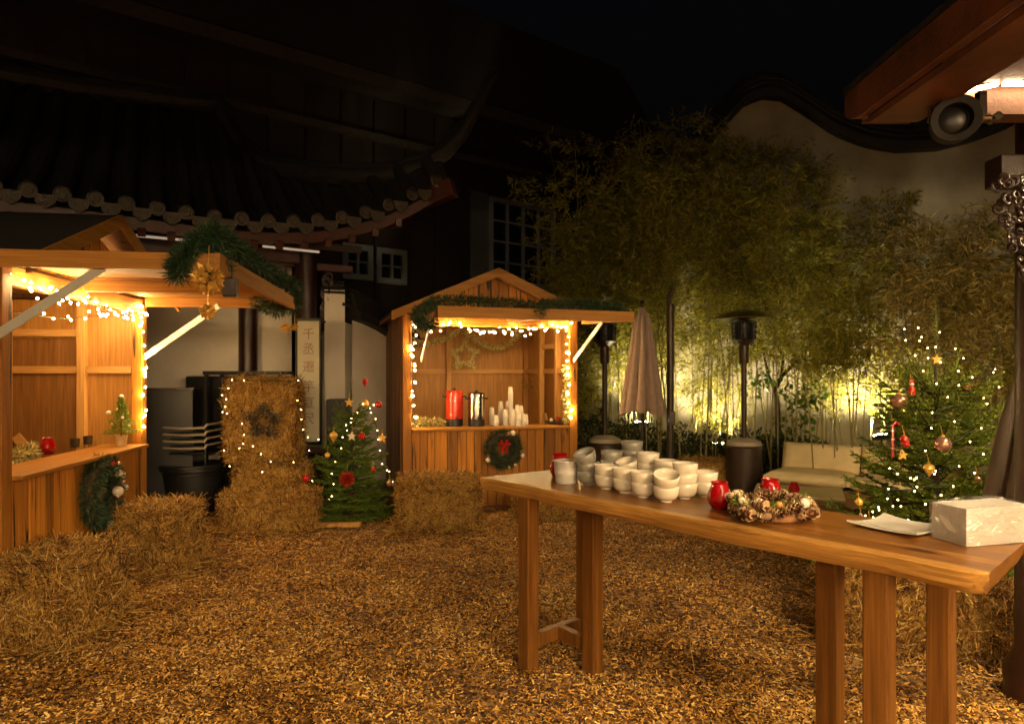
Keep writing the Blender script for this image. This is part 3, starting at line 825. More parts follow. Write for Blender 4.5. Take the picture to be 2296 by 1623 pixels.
def fir(name, label, loc, H, Rb, tiers, per, seed, mat, z0=.06, droop=.0, topang=40, spiky_top=.18, Rt=.3, whorl=.3):
    rg = np.random.default_rng(seed)
    t = thing(name, label, 'Christmas tree', loc)
    w = MB().tube([(0, 0, 0), (.005, .0, H * .5), (0, .004, H * .985)], [.028, .018, .004], 8)
    P, D, Ln = [], [], []
    tips = []
    def needles(pts, n, ln):
        pts = [Vector(p) for p in pts]
        q = np.array([tuple(p) for p in along(pts, rg.random(n))])
        ax = np.array(pts[-1] - pts[0]); ax /= np.linalg.norm(ax) + 1e-9
        d = rg.normal(size=(n, 3)); d -= ax * (d @ ax)[:, None]; d /= np.linalg.norm(d, axis=1, keepdims=True)
        d[:, 2] = np.abs(d[:, 2]) * .6 + d[:, 2] * .3
        P.append(q); D.append(d + ax * .55); Ln.append(ln * rg.uniform(.75, 1.2, n))
    for k in range(tiers):
        f = (k / (tiers - 1)) if tiers > 1 else 0
        z = z0 + (H * (1 - spiky_top) - z0) * f ** .92
        length = Rb * (1 - f) + Rt * f
        nb = max(4, int(per * (1 - f * .40)))
        for j in range(nb):
            a = 6.283 * (j + rg.uniform(-.3, .3)) / nb + k * 1.1
            L = length * rg.uniform(.72, 1.12)
            el = R(-6 - droop + (topang) * f ** 1.6 + rg.uniform(-7, 7))
            h = Vector((math.cos(a), math.sin(a), 0))
            pts = [Vector((0, 0, z))]
            e = el
            for s in range(4):
                pts.append(pts[-1] + (h * math.cos(e) + Vector((0, 0, 1)) * math.sin(e)) * L / 4)
                e += R(4 + 4 * s * (1 - f))
            w.tube(pts, [.009 * (1 - f * .5), .007, .005, .004, .002], 5, cap=False)
            tips.append(pts[-1]); tips.append(pts[3])
            needles(pts[1:], int(190 * L / .4), .024)
            sd = h.cross(Vector((0, 0, 1)))
            m = max(2, int(L / .055))
            for q in range(m):
                tt = .2 + .78 * q / m
                b0 = along(pts, [tt])[0]
                for sg in (-1, 1):
                    tl = (L * .42 * (1 - tt) + .045) * rg.uniform(.7, 1.2)
                    dd = (h * .75 + sd * sg * .8 + Vector((0, 0, rg.uniform(-.12, .2)))).normalized()
                    e1 = b0 + dd * tl
                    needles([b0, e1], int(22 + 330 * tl), .023)
                    if tl > .11:
                        for s2 in (-1, 1):
                            b1 = b0.lerp(e1, .5); d2 = (dd + h * .2 + sd * s2 * .6).normalized()
                            needles([b1, b1 + d2 * tl * .45], int(16 + 190 * tl), .021)
    # leader with a few stiff shoots
    zt = H * (1 - spiky_top)
    needles([(0, 0, zt - .1), (0, 0, H)], int(800 * (H * spiky_top + .1)), .018)
    for j in range(5):
        a = 6.283 * j / 5 + .6
        L = whorl * rg.uniform(.75, 1.1)
        e = R(rg.uniform(28, 50))
        b0 = Vector((0, 0, zt)); p1 = b0 + Vector((math.cos(a) * math.cos(e), math.sin(a) * math.cos(e), math.sin(e))) * L * .6; p2 = p1 + Vector((math.cos(a) * .5, math.sin(a) * .5, 1)).normalized() * L * .4
        w.tube([b0, p1, p2], [.005, .004, .002], 5); needles([b0, p1, p2], int(650 * L), .019)
    obj('trunk', w, M_bark, t, world=False, smooth=True)
    blades('needles', np.concatenate(P), np.concatenate(D), np.concatenate(Ln), .0046, mat, t, world=False)
    return t, tips
TL, tipsL = fir('fir_tree', 'small decorated fir beside the back stall with a red top ornament', (-1.72, 7.15, 0), 1.47, .55, 11, 13, 51, M_fir, droop=2, spiky_top=.28, Rt=.22, whorl=.26)
obj('stand', MB().bar((-2.02, 6.74, .03), (-1.52, 6.70, .045), .07, .04), M_stud, TL)
TR, tipsR = fir('fir_tree', 'tall decorated fir behind the long table, cut by the right side', (2.88, 4.55, 0), 2.0, .84, 11, 13, 52, M_fir2, z0=.15, droop=-4, spiky_top=.31, Rt=.40, whorl=.50)
# ------------------------------------------------------------------ long table
E1, E2 = Vector((.652, -.758, 0)), Vector((.758, .652, 0))
T0 = Vector((-.18, 3.685, 0)); TZ = .98
TA = math.atan2(E1.y, E1.x)
TB = thing('long_table', 'long high timber table with a live edge and tripod legs in the foreground', 'table', (T0.x, T0.y, 0), TA)
mb = MB(); ns_ = 60; TLN = 2.345
for i in range(ns_ + 1):
    a = i / ns_; x = a * TLN
    wf = .010 * math.sin(x * 2.9 + .6) + .006 * math.sin(x * 7.1) + .003 * math.sin(x * 19)
    wb = .575 + .022 * math.sin(x * 2.1 + 1.0) + .008 * math.sin(x * 6.3 + 2)
    x0 = x; 
    skew = .055 * (1 - a) ** 6
    if i == ns_: wf += .018
    for (p, z, dx) in ((wf + .004, TZ, 0), (wf - .003, TZ - .006, 0), (wf - .001, TZ - .024, 0), (wf + .008 + .006 * math.sin(x * 5), TZ - .05, 0), (wf + .028, TZ - .072, 0), (wb - .03, TZ - .072, 0), (wb - .004, TZ - .03, 0), (wb, TZ - .006, 0), (wb - .006, TZ, 0)):
        mb.v.append((x0 + skew * p / .58 + (.02 * math.sin(p * 9) if i == ns_ else 0) - (.02 if (i == ns_ and z < TZ - .04) else 0), p, z))
K = 9
for i in range(ns_):
    for k in range(K):
        a, b = i * K + k, i * K + (k + 1) % K
        mb.f.append((a, a + K, b + K, b))
mb.f.append(tuple(range(K))); mb.f.append(tuple(ns_ * K + k for k in range(K))[::-1])
obj('tabletop', mb, M_top, TB, world=False, smooth=True, angle=40)
lz = TZ - .0725
for end, (ax, cx) in (('a', (.31, .565)), ('b', (2.03, 1.775))):
    for (x, p) in ((ax, .085), (ax + (.05 if end == 'b' else 0), .52), (cx, .30)):
        obj('leg', MB().box((x, p, lz / 2), (.078, .078, lz)), M_leg, TB, world=False, bevel=.005)
    obj('stretcher', MB().box((ax, .295, .15), (.05, .33, .07)), M_leg, TB, world=False, bevel=.004)
    s = 1 if end == 'a' else -1
    obj('stretcher', MB().bar((ax + s * .026, .298, .152), (cx - s * .045, .300, .152), .05, .07), M_leg, TB, world=False, bevel=.004)

# ------------------------------------------------------------------ bowls
def bowl_mesh(mat):
    h, r = .074, .058
    prof = [(.026, 0), (.027, .006), (.025, .009), (.036, .012), (.048, .021), (.0535, .034), (.0555, .050), (r, h), (r - .0024, h + .001), (.0528, .050), (.0505, .036), (.045, .025), (.032, .016), (.004, .013)]
    b = MB().lathe(prof, 32)
    me = bpy.data.meshes.new('bowl'); me.from_pydata(b.v, [], b.f); me.materials.append(mat); me.shade_smooth()
    return me
BW, BG = bowl_mesh(M_bowl), bowl_mesh(M_bowlg)
def bowls(x5, y5, n, where, grey=False, tilt=None, pitch=.045):
    u, v = 1210.5 + .1995 * x5, 981.5 + .1995 * y5
    p = ontop(u, v - 3, TZ)
    names = {1: ['only'], 2: ['lower', 'upper'], 3: ['bottom', 'middle', 'top'], 4: ['bottom', 'second', 'third', 'top']}[n]
    for k in range(n):
        o = bpy.data.objects.new('bowl', BG if grey else BW)
        C.objects.link(o)
        o.location = p + Vector((random.uniform(-.002, .002), random.uniform(-.002, .002), .0006 + pitch * k))
        if tilt and k == n - 1:
            o.rotation_euler = (R(tilt[0]), R(tilt[1]), 0); o.location.z += .012
        tag(o, f"{names[k]} {'grey' if grey else 'white'} bowl {where}", 'bowl', 'stacked china bowls on the long table')
bowls(1417, 735, 2, 'of the front stack nearest the red lantern, the tilted one on top', tilt=(20, -3))
bowls(1160, 685, 2, 'of the stack left of the front tilted bowl')
bowls(950, 635, 2, 'of the third stack from the plastic tub along the front row')
bowls(745, 590, 2, 'of the stack beside the grey tilted stack')
bowls(1630, 700, 3, 'of the stack right behind the front tilted bowl')
bowls(1855, 680, 2, 'of the rightmost stack just left of the red lantern')
bowls(1415, 600, 3, 'of the inner stack hidden behind the front bowls', pitch=.036)
bowls(1220, 560, 3, 'of the tall stack at the middle of the back row', pitch=.048)
bowls(1000, 545, 2, 'of the inner stack with a leaning bowl among the grey stacks', tilt=(10, -14))
bowls(545, 545, 3, 'of the leftmost stack beside the plastic tub, top one leaning', grey=True, tilt=(14, -20))
bowls(805, 510, 3, 'of the second grey stack, behind the white front row', grey=True)
bowls(1035, 490, 4, 'of the rear stack, the farthest and tallest grey one', grey=True)
# plastic tub
p = ontop(1210.5 + .1995 * 295, 981.5 + .1995 * 505, TZ)
t = thing('plastic_tub', 'milky plastic tub at the far end of the long table beside the grey bowls', 'tub', p)
m = MB().lathe([(.052, 0), (.056, .002), (.064, .11), (.071, .112), (.071, .118), (.063, .118), (.054, .006), (.004, .006)], 28)
obj('tub', m, M_tub, t, world=False, smooth=True)
obj('label_strip', MB().lathe([(.0605, .05), (.0625, .08)], 28, cap=False), plain('pale_label', (.55, .5, .46), .7), t, world=False, smooth=True)
# red glass lanterns
def lantern(label, p, s=1.0, group='red glass lanterns'):
    t = thing('red_lantern', label, 'lantern', p, 0, group)
    prof = [(.030, 0), (.034, .004), (.046, .022), (.0515, .042), (.049, .062), (.039, .088), (.0335, .099), (.0335, .107), (.0365, .112), (.0345, .113), (.031, .108), (.031, .1), (.037, .086), (.0465, .061), (.049, .042), (.043, .022), (.03, .008), (.003, .006)]
    obj('glass', MB().lathe([(r * s, z * s) for r, z in prof], 28), M_redglass, t, world=False, smooth=True)
    obj('candle', MB().lathe([(.022 * s, .008 * s), (.022 * s, .032 * s), (.003, .033 * s)], 16), M_whb, t, world=False, smooth=True)
    return t
lantern('red glass lantern beside the pine cone wreath on the long table', ontop(1613, 1139, TZ))
lantern('red glass lantern standing in the middle of the pine cone wreath', ontop(1727, 1141, TZ) + Vector((0, 0, .012)), 1.02)
lantern('red glass lantern half hidden behind the plastic tub', ontop(1210.5 + .1995 * 225, 981.5 + .1995 * 440, TZ), 1.15)
lantern('red glass lantern on the counter of the left stall', Vector((*ontop(107, 1018, .945).xy, .945)), 1.12)
lantern('dark red glass on the wicker coffee table in front of the sofa', ontop(1781, 1106, .41), .95)
# pine cone wreath on the table
pc = ontop(1727, 1158, TZ)
t = thing('pine_cone_wreath', 'pine cone wreath with white and wooden balls lying on the long table', 'wreath', pc)
obj('wicker_ring', MB().torus((0, 0, .022), .122, .022, 40, 10), plain('bark_ring', (.26, .12, .045), .7, var=.4, bump=.6, bscale=70), t, world=False, smooth=True)
def cone_mesh():
    P, D = [], []
    k = 0; L = .062
    b = MB().lathe([(.004, 0), (.015, .012), (.017, .028), (.011, .05), (.002, .062)], 10)
    for i in range(66):
        f = i / 66; a = i * 2.39996
        r = .021 * math.sin(math.pi * (.12 + .84 * f)) ** .8
        P.append((math.cos(a) * r * .6, math.sin(a) * r * .6, L * f)); D.append((math.cos(a), math.sin(a), .25 + .9 * f))
    o = blades('pine_cone', P, D, .0150, .0125, M_cone, nrm=[(0, 0, 1)] * 66, shape='strip', base=b, link_it=False)
    return o.data
CONE = cone_mesh()
rg = random.Random(9)
for i in range(26):
    a = 6.283 * i / 26 + rg.uniform(-.08, .08)
    rr, zz = ((.152, .030), (.128, .056), (.10, .05))[i % 3 if i % 6 < 4 else 1]; zz += rg.uniform(-.004, .010)
    o = bpy.data.objects.new('pine_cone', CONE); link(o, t, world=False)
    o.location = (rr * math.cos(a), rr * math.sin(a), zz); o.scale = (rg.uniform(.95, 1.25),) * 3
    o.rotation_euler = (R(rg.uniform(70, 98)), 0, a + rg.choice((0, math.pi)) + rg.uniform(-.5, .5))
for i, (ad, mat, r) in enumerate(((232, M_whb, .021), (242, plain('wood_ball', (.5, .26, .08), .5), .016), (285, M_whb, .018), (308, M_white, .022), (318, bpy.data.materials['wood_ball'], .019), (200, M_whb, .014), (345, M_whb, .015), (262, bpy.data.materials['wood_ball'], .014), (140, M_whb, .018), (60, M_whb, .018))):
    a = R(ad)
    obj('ball', MB().ball((.14 * math.cos(a), .14 * math.sin(a), .074), r, 14), mat, t, world=False, smooth=True)
rgn = np.random.default_rng(8); n = 1100
a = rgn.choice([3.3, 4.0, 4.5, 5.0, 5.6, .1, 1.2, 2.4], n) + rgn.normal(0, .1, n)
D = rgn.normal(size=(n, 3)); D[:, 2] = np.abs(D[:, 2])
blades('sprigs', np.stack([.138 * np.cos(a), .138 * np.sin(a), .05 + .02 * rgn.random(n)], 1), D, rgn.uniform(.018, .038, n), .006, M_fir2, t, world=False)
# plate
pp = ontop(2016, 1186, TZ)
m = MB(); nn = 22; hw = .125
for top in (1, 0):
    for i in range(nn + 1):
        for j in range(nn + 1):
            x, y = (i / nn * 2 - 1), (j / nn * 2 - 1)
            k = 1 - .10 * (1 - max(abs(x), abs(y)) ** 2 * 0) * 0
            bx = x * hw * (1 - .10 * (1 - x * x) * 0 - .12 * (1 - y * y) * (abs(x)) ** 3)
            by = y * hw * (1 - .12 * (1 - x * x) * (abs(y)) ** 3)
            rr2 = math.hypot(x, y)
            z = .004 + .018 * max(0, rr2 - .5) ** 1.5 + (.006 if top else 0)
            m.v.append((bx, by, z))
q = (nn + 1) ** 2
for i in range(nn):
    for j in range(nn):
        a = i * (nn + 1) + j
        m.f.append((a, a + nn + 1, a + nn + 2, a + 1)); m.f.append((q + a, q + a + 1, q + a + nn + 2, q + a + nn + 1))
for i in range(nn):
    for (a, b) in ((i, i + 1), (nn * (nn + 1) + i + 1, nn * (nn + 1) + i), ((i + 1) * (nn + 1), i * (nn + 1)), (i * (nn + 1) + nn, (i + 1) * (nn + 1) + nn)):
        m.f.append((a, b, b + q, a + q))
o = obj('plate', m, M_white, smooth=True)
o.location = pp; o.rotation_euler = (0, 0, R(32))
tag(o, 'white square plate with upturned corners on the long table beside the napkins', 'plate')
# napkin pack
c0 = ontop(2165, 1228, TZ)
na = math.atan2(.24, .97)
t = thing('napkin_pack', 'film-wrapped block of white paper napkins on the near end of the long table', 'napkins', c0, na)
m = MB(); nz = 30
for i in range(nz + 1):
    z = .002 + .124 * i / nz
    e = .0003 * math.sin(i * 1.9) + .0002 * math.sin(i * 5.3) + .003 * math.sin(math.pi * i / nz)
    for sx, sy in ((-1, -1), (1, -1), (1, 1), (-1, 1)): m.v.append((.14 + sx * (.131 + e), .07 + sy * (.065 + e * .8), z + .0025 * (i / nz) * math.sin(sx * 2 + sy)))
for i in range(nz):
    for k in range(4): m.f.append((i * 4 + k, i * 4 + (k + 1) % 4, (i + 1) * 4 + (k + 1) % 4, (i + 1) * 4 + k))
m.f += [(3, 2, 1, 0), tuple(nz * 4 + k for k in range(4))]
obj('napkins', m, M_paper, t, world=False, smooth=True, angle=50)
m = MB(); nx = 16
def wrap(p):
    x, y, z = p
    w = .0026 * math.sin(31 * x + 27 * z) + .0024 * math.sin(57 * y - 43 * z + 23 * x) + .0012 * math.sin(120 * z + 60 * x - 80 * y)
    return (x + (w if y > .03 else w), y + w, z + w)
def panel(o, a, b):
    base = len(m.v)
    for i in range(nx + 1):
        for j in range(nx + 1):
            pnt = [o[k] + a[k] * i / nx + b[k] * j / nx for k in range(3)]
            m.v.append(wrap(pnt))
    for i in range(nx):
        for j in range(nx):
            c = base + i * (nx + 1) + j
            m.f.append((c, c + 1, c + nx + 2, c + nx + 1))
lo, hi = (.002, -.003, .001), (.278, .143, .134)
panel((lo[0], lo[1], lo[2]), (hi[0] - lo[0], 0, 0), (0, 0, hi[2])); panel((lo[0], hi[1], lo[2]), (hi[0] - lo[0], 0, 0), (0, 0, hi[2]))
panel((lo[0], lo[1], lo[2]), (0, hi[1] - lo[1], 0), (0, 0, hi[2])); panel((hi[0], lo[1], lo[2]), (0, hi[1] - lo[1], 0), (0, 0, hi[2]))
panel((lo[0], lo[1], hi[2]), (hi[0] - lo[0], 0, 0), (0, hi[1] - lo[1], 0))
obj('film_wrap', m, M_film, t, world=False, smooth=True)

# ------------------------------------------------------------------ things on the left stall's counter
CZ = .945
def oncounter(u, v): return ontop(u, v, CZ)
for k, (u, v, lab) in enumerate(((168, 1003, 'dark tealight glass on the left stall counter next to the red lantern'), (197, 996, 'dark tealight glass on the left stall counter nearer the potted fir'))):
    o = obj('tealight_glass', MB().lathe([(.028, 0), (.033, .003), (.037, .072), (.034, .073), (.03, .01), (.003, .01)], 20), plain('smoked_glass_%d' % k, (.04, .03, .018), .15, coat=.5), smooth=True)
    o.location = oncounter(u, v); tag(o, lab, 'tealight glass', 'tealight glasses')
pf = oncounter(272, 999)
t = thing('potted_fir', 'tiny potted fir with a white top bauble on the left stall counter', 'potted tree', pf)
obj('pot', MB().lathe([(.038, 0), (.05, .085), (.053, .09), (.048, .09), (.04, .02), (.003, .02)], 20), plain('pale_pot', (.55, .38, .18), .6), t, world=False, smooth=True)
rgn = np.random.default_rng(77); n = 2600
f = rgn.random(n) ** 1.3; a = rgn.random(n) * 6.283; rr = .105 * (1 - f) * (.35 + .65 * rgn.random(n)) * (1 + .35 * np.sin(f * 26))
P = np.stack([rr * np.cos(a), rr * np.sin(a), .10 + .30 * f], 1); D = np.stack([np.cos(a), np.sin(a), .3 + .6 * f], 1) + rgn.normal(0, .4, (n, 3))
blades('foliage', P, D, rgn.uniform(.018, .04, n), .0045, M_fir2, t, world=False)
obj('stem', MB().tube([(0, 0, .02), (0, 0, .39)], [.006, .002], 6), M_bark, t, world=False)
for q, (x, y, z, r, mt) in enumerate(((0, 0, .415, .017, M_whb), (-.07, -.06, .28, .02, M_whb), (.05, -.07, .24, .012, M_whb), (-.02, -.1, .19, .011, M_gold), (.085, -.03, .17, .012, M_whb), (.0, -.06, .31, .01, M_gold))):
    obj('bauble', MB().ball((x, y, z), r, 12), mt, t, world=False, smooth=True)
garland('short green and gold garland lying on the left stall counter at the left edge', [oncounter(22, 1036) + Vector((0, 0, .03)), oncounter(62, 1026) + Vector((0, 0, .04)), oncounter(82, 1016) + Vector((0, 0, .03))], .05, 1100, .05, mat=bits('gilt_sprig', [(0, (.10, .12, .03)), (.5, (.42, .34, .09)), (1, (.95, .80, .42))], .45), seed=61, wd=.008)

# ------------------------------------------------------------------ things on the back stall's counter
def onc2(u, v): return ontop(u, v, CZ)
def urn(label, p, r, h, mat, redtop):
    t = thing('drinks_urn', label, 'urn', p, R(17))
    o = lambda nm, mb, mt, **k: obj(nm, mb, mt, t, world=False, smooth=True, **k)
    o('base', MB().lathe([(r * .96, 0), (r * .99, .004), (r * .99, h * .19), (r * .9, h * .195)], 32), M_black)
    o('body', MB().lathe([(r * .93, h * .196), (r, h * .205), (r, h * .90), (r * .985, h * .915)], 32), mat)
    o('lid', MB().lathe([(r * 1.02, h * .916), (r * 1.02, h * .94), (r * .9, h * .965), (r * .3, h * .98), (.004, h * .982)], 32), mat if redtop else M_steel)
    o('knob', MB().lathe([(.010, h * .982), (.012, h * 1.0), (.024, h * 1.012), (.024, h * 1.035), (.004, h * 1.04)], 16), M_black)
    for s in (-1, 1):
        o('handle', MB().box((s * (r + .018), -.01, h * .80), (.04, .045, .022)), M_black, bevel=.004)
    tp = MB().tube([(0, -r + .004, h * .25), (0, -r - .035, h * .25)], .010, 10).tube([(0, -r - .032, h * .275), (0, -r - .032, h * .20)], .009, 10)
    o('tap', tp, M_black)
    gz = MB().tube([(.05, -r * .93, h * .3), (.05, -r * .93, h * .8)], .006, 8)
    if not redtop: o('gauge', gz, M_white)
    return t
urn('red drinks urn with a black base on the back stall counter', onc2(1019, 955), .100, .425, M_redpl, True)
urn('shiny steel drinks urn on the back stall counter beside the red one', onc2(1068, 955), .098, .40, M_steel, False)
cm = MB().lathe([(.021, 0), (.0225, .001), (.030, .078), (.032, .080), (.032, .083), (.029, .083), (.0215, .004), (.003, .004)], 16)
CUP = bpy.data.meshes.new('paper_cup'); CUP.from_pydata(cm.v, [], cm.f); CUP.materials.append(M_paper); CUP.shade_smooth()
for k, (x, top, yb, lab) in enumerate(((1095, 1240, 1455, 'in the short stack next to the steel urn'), (1150, 1345, 1470, 'in the low stack in front, left end'), (1205, 1165, 1445, 'in the second tallest stack'),
        (1262, 1260, 1465, 'in the stack in front of the tall one'), (1325, 995, 1450, 'in the tallest stack rising above the others'), (1290, 1165, 1438, 'in the stack behind left of the tallest'), (1355, 1270, 1466, 'in the front stack right of the middle'),
        (1410, 1210, 1450, 'in the stack right of the tallest'), (1455, 1225, 1442, 'in the back stack toward the right'), (1425, 1300, 1470, 'in the low front stack toward the right'), (1512, 1320, 1455, 'in the last stack at the right end'), (1480, 1330, 1468, 'in the low front stack at the right end'))):
    p = onc2(902.9 + .1824 * x, 687 + .1824 * yb)
    h = (yb - top) * .1824 * p.y / F
    cnt = max(1, int(round((h - .083) / .0135)) + 1)
    for q in range(cnt):
        o = bpy.data.objects.new('paper_cup', CUP); C.objects.link(o)
        # cups stand upside down, nested
        o.rotation_euler = (math.pi, 0, 0); o.location = p + Vector((0, 0, .0835 + q * .0135))
        tag(o, 'white paper cup ' + lab, 'cup', 'paper cups ' + lab)
gm = bpy.data.materials['gilt_sprig']
garland('heap of gold and green sprigs at the left end of the back stall counter', [onc2(930, 958) + Vector((0, 0, .05)), onc2(950, 955) + Vector((0, 0, .045)), onc2(992, 956) + Vector((0, 0, .03))], .06, 1200, .05, mat=gm, seed=63, wd=.012)
t = thing('tray', 'dark tray with a red candle at the right end of the back stall counter', 'tray', onc2(1252, 950))
obj('dish', MB().lathe([(.12, 0), (.16, .02), (.165, .03), (.155, .026), (.11, .008), (.003, .008)], 28), M_outer, t, world=False, smooth=True)
rgn = np.random.default_rng(5); n = 500
a = rgn.random(n) * 6.283; r_ = .15 * rgn.random(n) ** .5
D = rgn.normal(size=(n, 3)); D[:, 2] = np.abs(D[:, 2])
blades('sprigs', np.stack([r_ * np.cos(a), r_ * np.sin(a), np.full(n, .02)], 1), D, rgn.uniform(.03, .06, n), .008, M_gar, t, world=False)
obj('candle', MB().lathe([(.026, .02), (.026, .085), (.004, .086)], 16, (0, -.02, 0)), M_redpl, t, world=False, smooth=True)
for x, y, r, mt in ((-.09, -.06, .022, M_whb), (.06, -.08, .024, M_whb), (.10, -.02, .02, M_gold), (-.05, -.09, .018, M_green)):
    obj('bauble', MB().ball((x, y, .05), r, 12), mt, t, world=False, smooth=True)
# tinsel swags and star on the back wall
Yb = 9.05
sw = [at(902.9 + .1824 * x, 687 + .1824 * y, Yb - (.25 if x < 500 else .1)) for x, y in ((150, 430), (230, 445), (300, 458), (420, 425), (550, 385), (640, 330), (690, 300))]
garland('gold tinsel swag on the back wall of the back stall, left of the stud', sw, .035, 1500, .035, mat=gm, seed=64, wd=.009)
sw = [at(902.9 + .1824 * x, 687 + .1824 * y, Yb) for x, y in ((760, 330), (850, 365), (930, 425), (1020, 485), (1120, 508), (1240, 495), (1330, 440), (1420, 340))]
garland('gold tinsel swag on the back wall of the back stall, right of the stud', sw, .035, 1800, .035, mat=gm, seed=65, wd=.009)
def star(label, c, r, nv, seed, n, mat, ln=.035, wd=.008, bright=None):
    rg = np.random.default_rng(seed)
    c = Vector(c); nv = Vector(nv).normalized(); x = Vector((0, 0, 1)).cross(nv).normalized(); y = nv.cross(x)
    pts = []
    for i in range(11):
        a = R(90 + 36 * i); q = r if i % 2 == 0 else r * .46
        pts.append(c + x * math.cos(a) * q + y * math.sin(a) * q)
    P, D, l = tube_needles(pts, .03, n, ln, rg)
    o = blades('star_wreath', P, D, l, wd, mat, base=MB().tube(pts, .008, 6))
    return tag(o, label, 'star')
star('star of tinsel and greenery on the back wall of the back stall', at(902.9 + .1824 * 765, 687 + .1824 * 600, Yb - .06), .20, (.29, -.957, 0), 71, 1900, gm)
star('dark twig star hanging on the upright straw bale', at(590, 945, 6.84), .165, (.05, -1, .0), 72, 1500, bits('twig_star', [(0, (.02, .015, .008)), (.75, (.09, .06, .03)), (1, (.45, .38, .25))], .5), ln=.05)
sw = [loc2(SW - .14, .05, 1.62), loc2(SW - .12, .03, 1.45), loc2(SW - .16, .03, 1.3), loc2(SW - .11, .03, 1.15), loc2(SW - .15, .0, .99)]
garland('gold garland hanging down the right post of the back stall', sw, .04, 1100, .04, mat=gm, seed=66, wd=.011)
# ------------------------------------------------------------------ hall with the swept tiled roof, left
HA, HN = Vector((.88, .475, 0)), Vector((.475, -.88, 0))      # along the facade, out into the yard
H0 = Vector((-2.44, 8.0, 0))
def hp(s, n, z): return H0 + HA * s + HN * n + Vector((0, 0, z))
ANG = math.atan2(HA.y, HA.x)
HALL = thing('hall', 'dark old hall with red columns and a swept tiled roof behind the left stall', 'hall', tuple(H0), 0)
def hobj(nm, mb, mat, par=None, **k): return obj(nm, mb, mat, par or HALL, **k)
w = MB(); w.box(hp(-3.2, -.55, 1.45), (6.2, .12, 2.9), ANG)
hobj('wall', w, M_plaster)
for s in (-.02, -2.2, -4.6):
    hobj('column', MB().lathe([(.15, 0), (.16, .1), (.125, .2), (.125, 3.2)], 20, hp(s, 0, 0)), M_dlacq, smooth=True)
hobj('column', MB().lathe([(.11, 0), (.11, 2.9)], 18, hp(-.62, -.42, 0)), M_dlacq, smooth=True)
hobj('beam', MB().box(hp(-3.0, 0, 2.93), (6.1, .16, .16), ANG), M_lacq, bevel=.01)
hobj('beam', MB().box(hp(-3.0, -.42, 2.42), (6.1, .12, .14), ANG), M_dlacq, bevel=.01)
hobj('beam', MB().box(hp(.22, 0, 2.83), (.62, .10, .09), ANG), M_lacq, bevel=.01)
# lattice frieze under the beam
fz = MB()
for k in range(24):
    fz.box(hp(-.25 - k * .16, -.02, 2.66), (.022, .03, .36), ANG)
for z in (2.49, 2.58, 2.70, 2.83): fz.box(hp(-2.1, -.02, z), (4.0, .034, .022), ANG)
hobj('lattice_frieze', fz, M_dlacq)
# carved bracket hanging at the corner column
br = MB()
rg = random.Random(12)
for k in range(26):
    f = k / 25
    br.torus(hp(.17 + .10 * (1 - f) * rg.uniform(.3, 1.3), .0 + rg.uniform(-.01, .01), 2.72 - .62 * f), .045 - .018 * f, .013, 12, 6, Matrix.Rotation(math.pi / 2, 3, 'X') @ Matrix.Rotation(rg.uniform(-.4, .4), 3, 'Y'))
hobj('carved_bracket', br, M_dlacq, smooth=True)
for (s0, s1) in ((-2.05, -.78), (-.56, .06), (-4.4, -2.35)):
    hobj('light_strip', MB().bar(hp(s0, .34, 2.965), hp(s1, .34, 2.955), .02, .022), M_strip2)
hobj('tie_board', MB().box(hp(-2.6, .345, 3.02), (6.3, .04, .08), ANG), M_dlacq)
# eave line from the photograph's tile ends: (s, z)
EAVE = [(-4.6, 3.16), (-2.66, 3.13), (-1.9, 3.10), (-1.2, 3.06), (-.6, 3.07), (-.2, 3.11), (.2, 3.20), (.6, 3.34), (1.0, 3.56), (1.4, 3.84)]
def interp(tab, x):
    for i in range(len(tab) - 1):
        if x <= tab[i + 1][0] or i == len(tab) - 2:
            a, b = tab[i], tab[i + 1]
            return a[1] + (b[1] - a[1]) * (x - a[0]) / (b[0] - a[0])
def base_z(t): return 3.1 + .42 * t + .13 * t * t
def roof_pt(s, q):
    T = max(.06, min(2.45, 1.45 - s)) ; t = q * T
    ze = interp(EAVE, s)
    out = 1.0 + .16 * max(0, s) ** 2
    zh = base_z(T) if s < 0 else 3.985
    g_ = (base_z(t) - 3.1) / (base_z(T) - 3.1)
    return hp(s, out - t, ze + (zh - ze) * g_)
SS = [-4.6 + i * .25 for i in range(24)] + [1.27]
m = MB(); NQ = 10
for s in SS:
    for q in range(NQ + 1): m.v.append(tuple(roof_pt(s, q / NQ)))
for i in range(len(SS) - 1):
    for q in range(NQ):
        a = i * (NQ + 1) + q; m.f.append((a, a + NQ + 1, a + NQ + 2, a + 1))
n_ = len(m.v)
for p in list(m.v): m.v.append((p[0], p[1], p[2] - .07))
for f in list(m.f): m.f.append(tuple(i + n_ for i in f[::-1]))
ROOF = hobj('roof', m, M_tile, smooth=True)
for s in SS[1:-1]:
    pts = [roof_pt(s, q / 14) + Vector((0, 0, .035)) for q in range(15)]
    # overlapping cover tiles along the row
    tb = MB(); rr = []
    for q in range(15): rr.append(.072 + (.006 if q % 2 else -.004))
    tb.tube(pts, rr, 10)
    row = hobj('tile_row', tb, M_tile, ROOF, smooth=True)
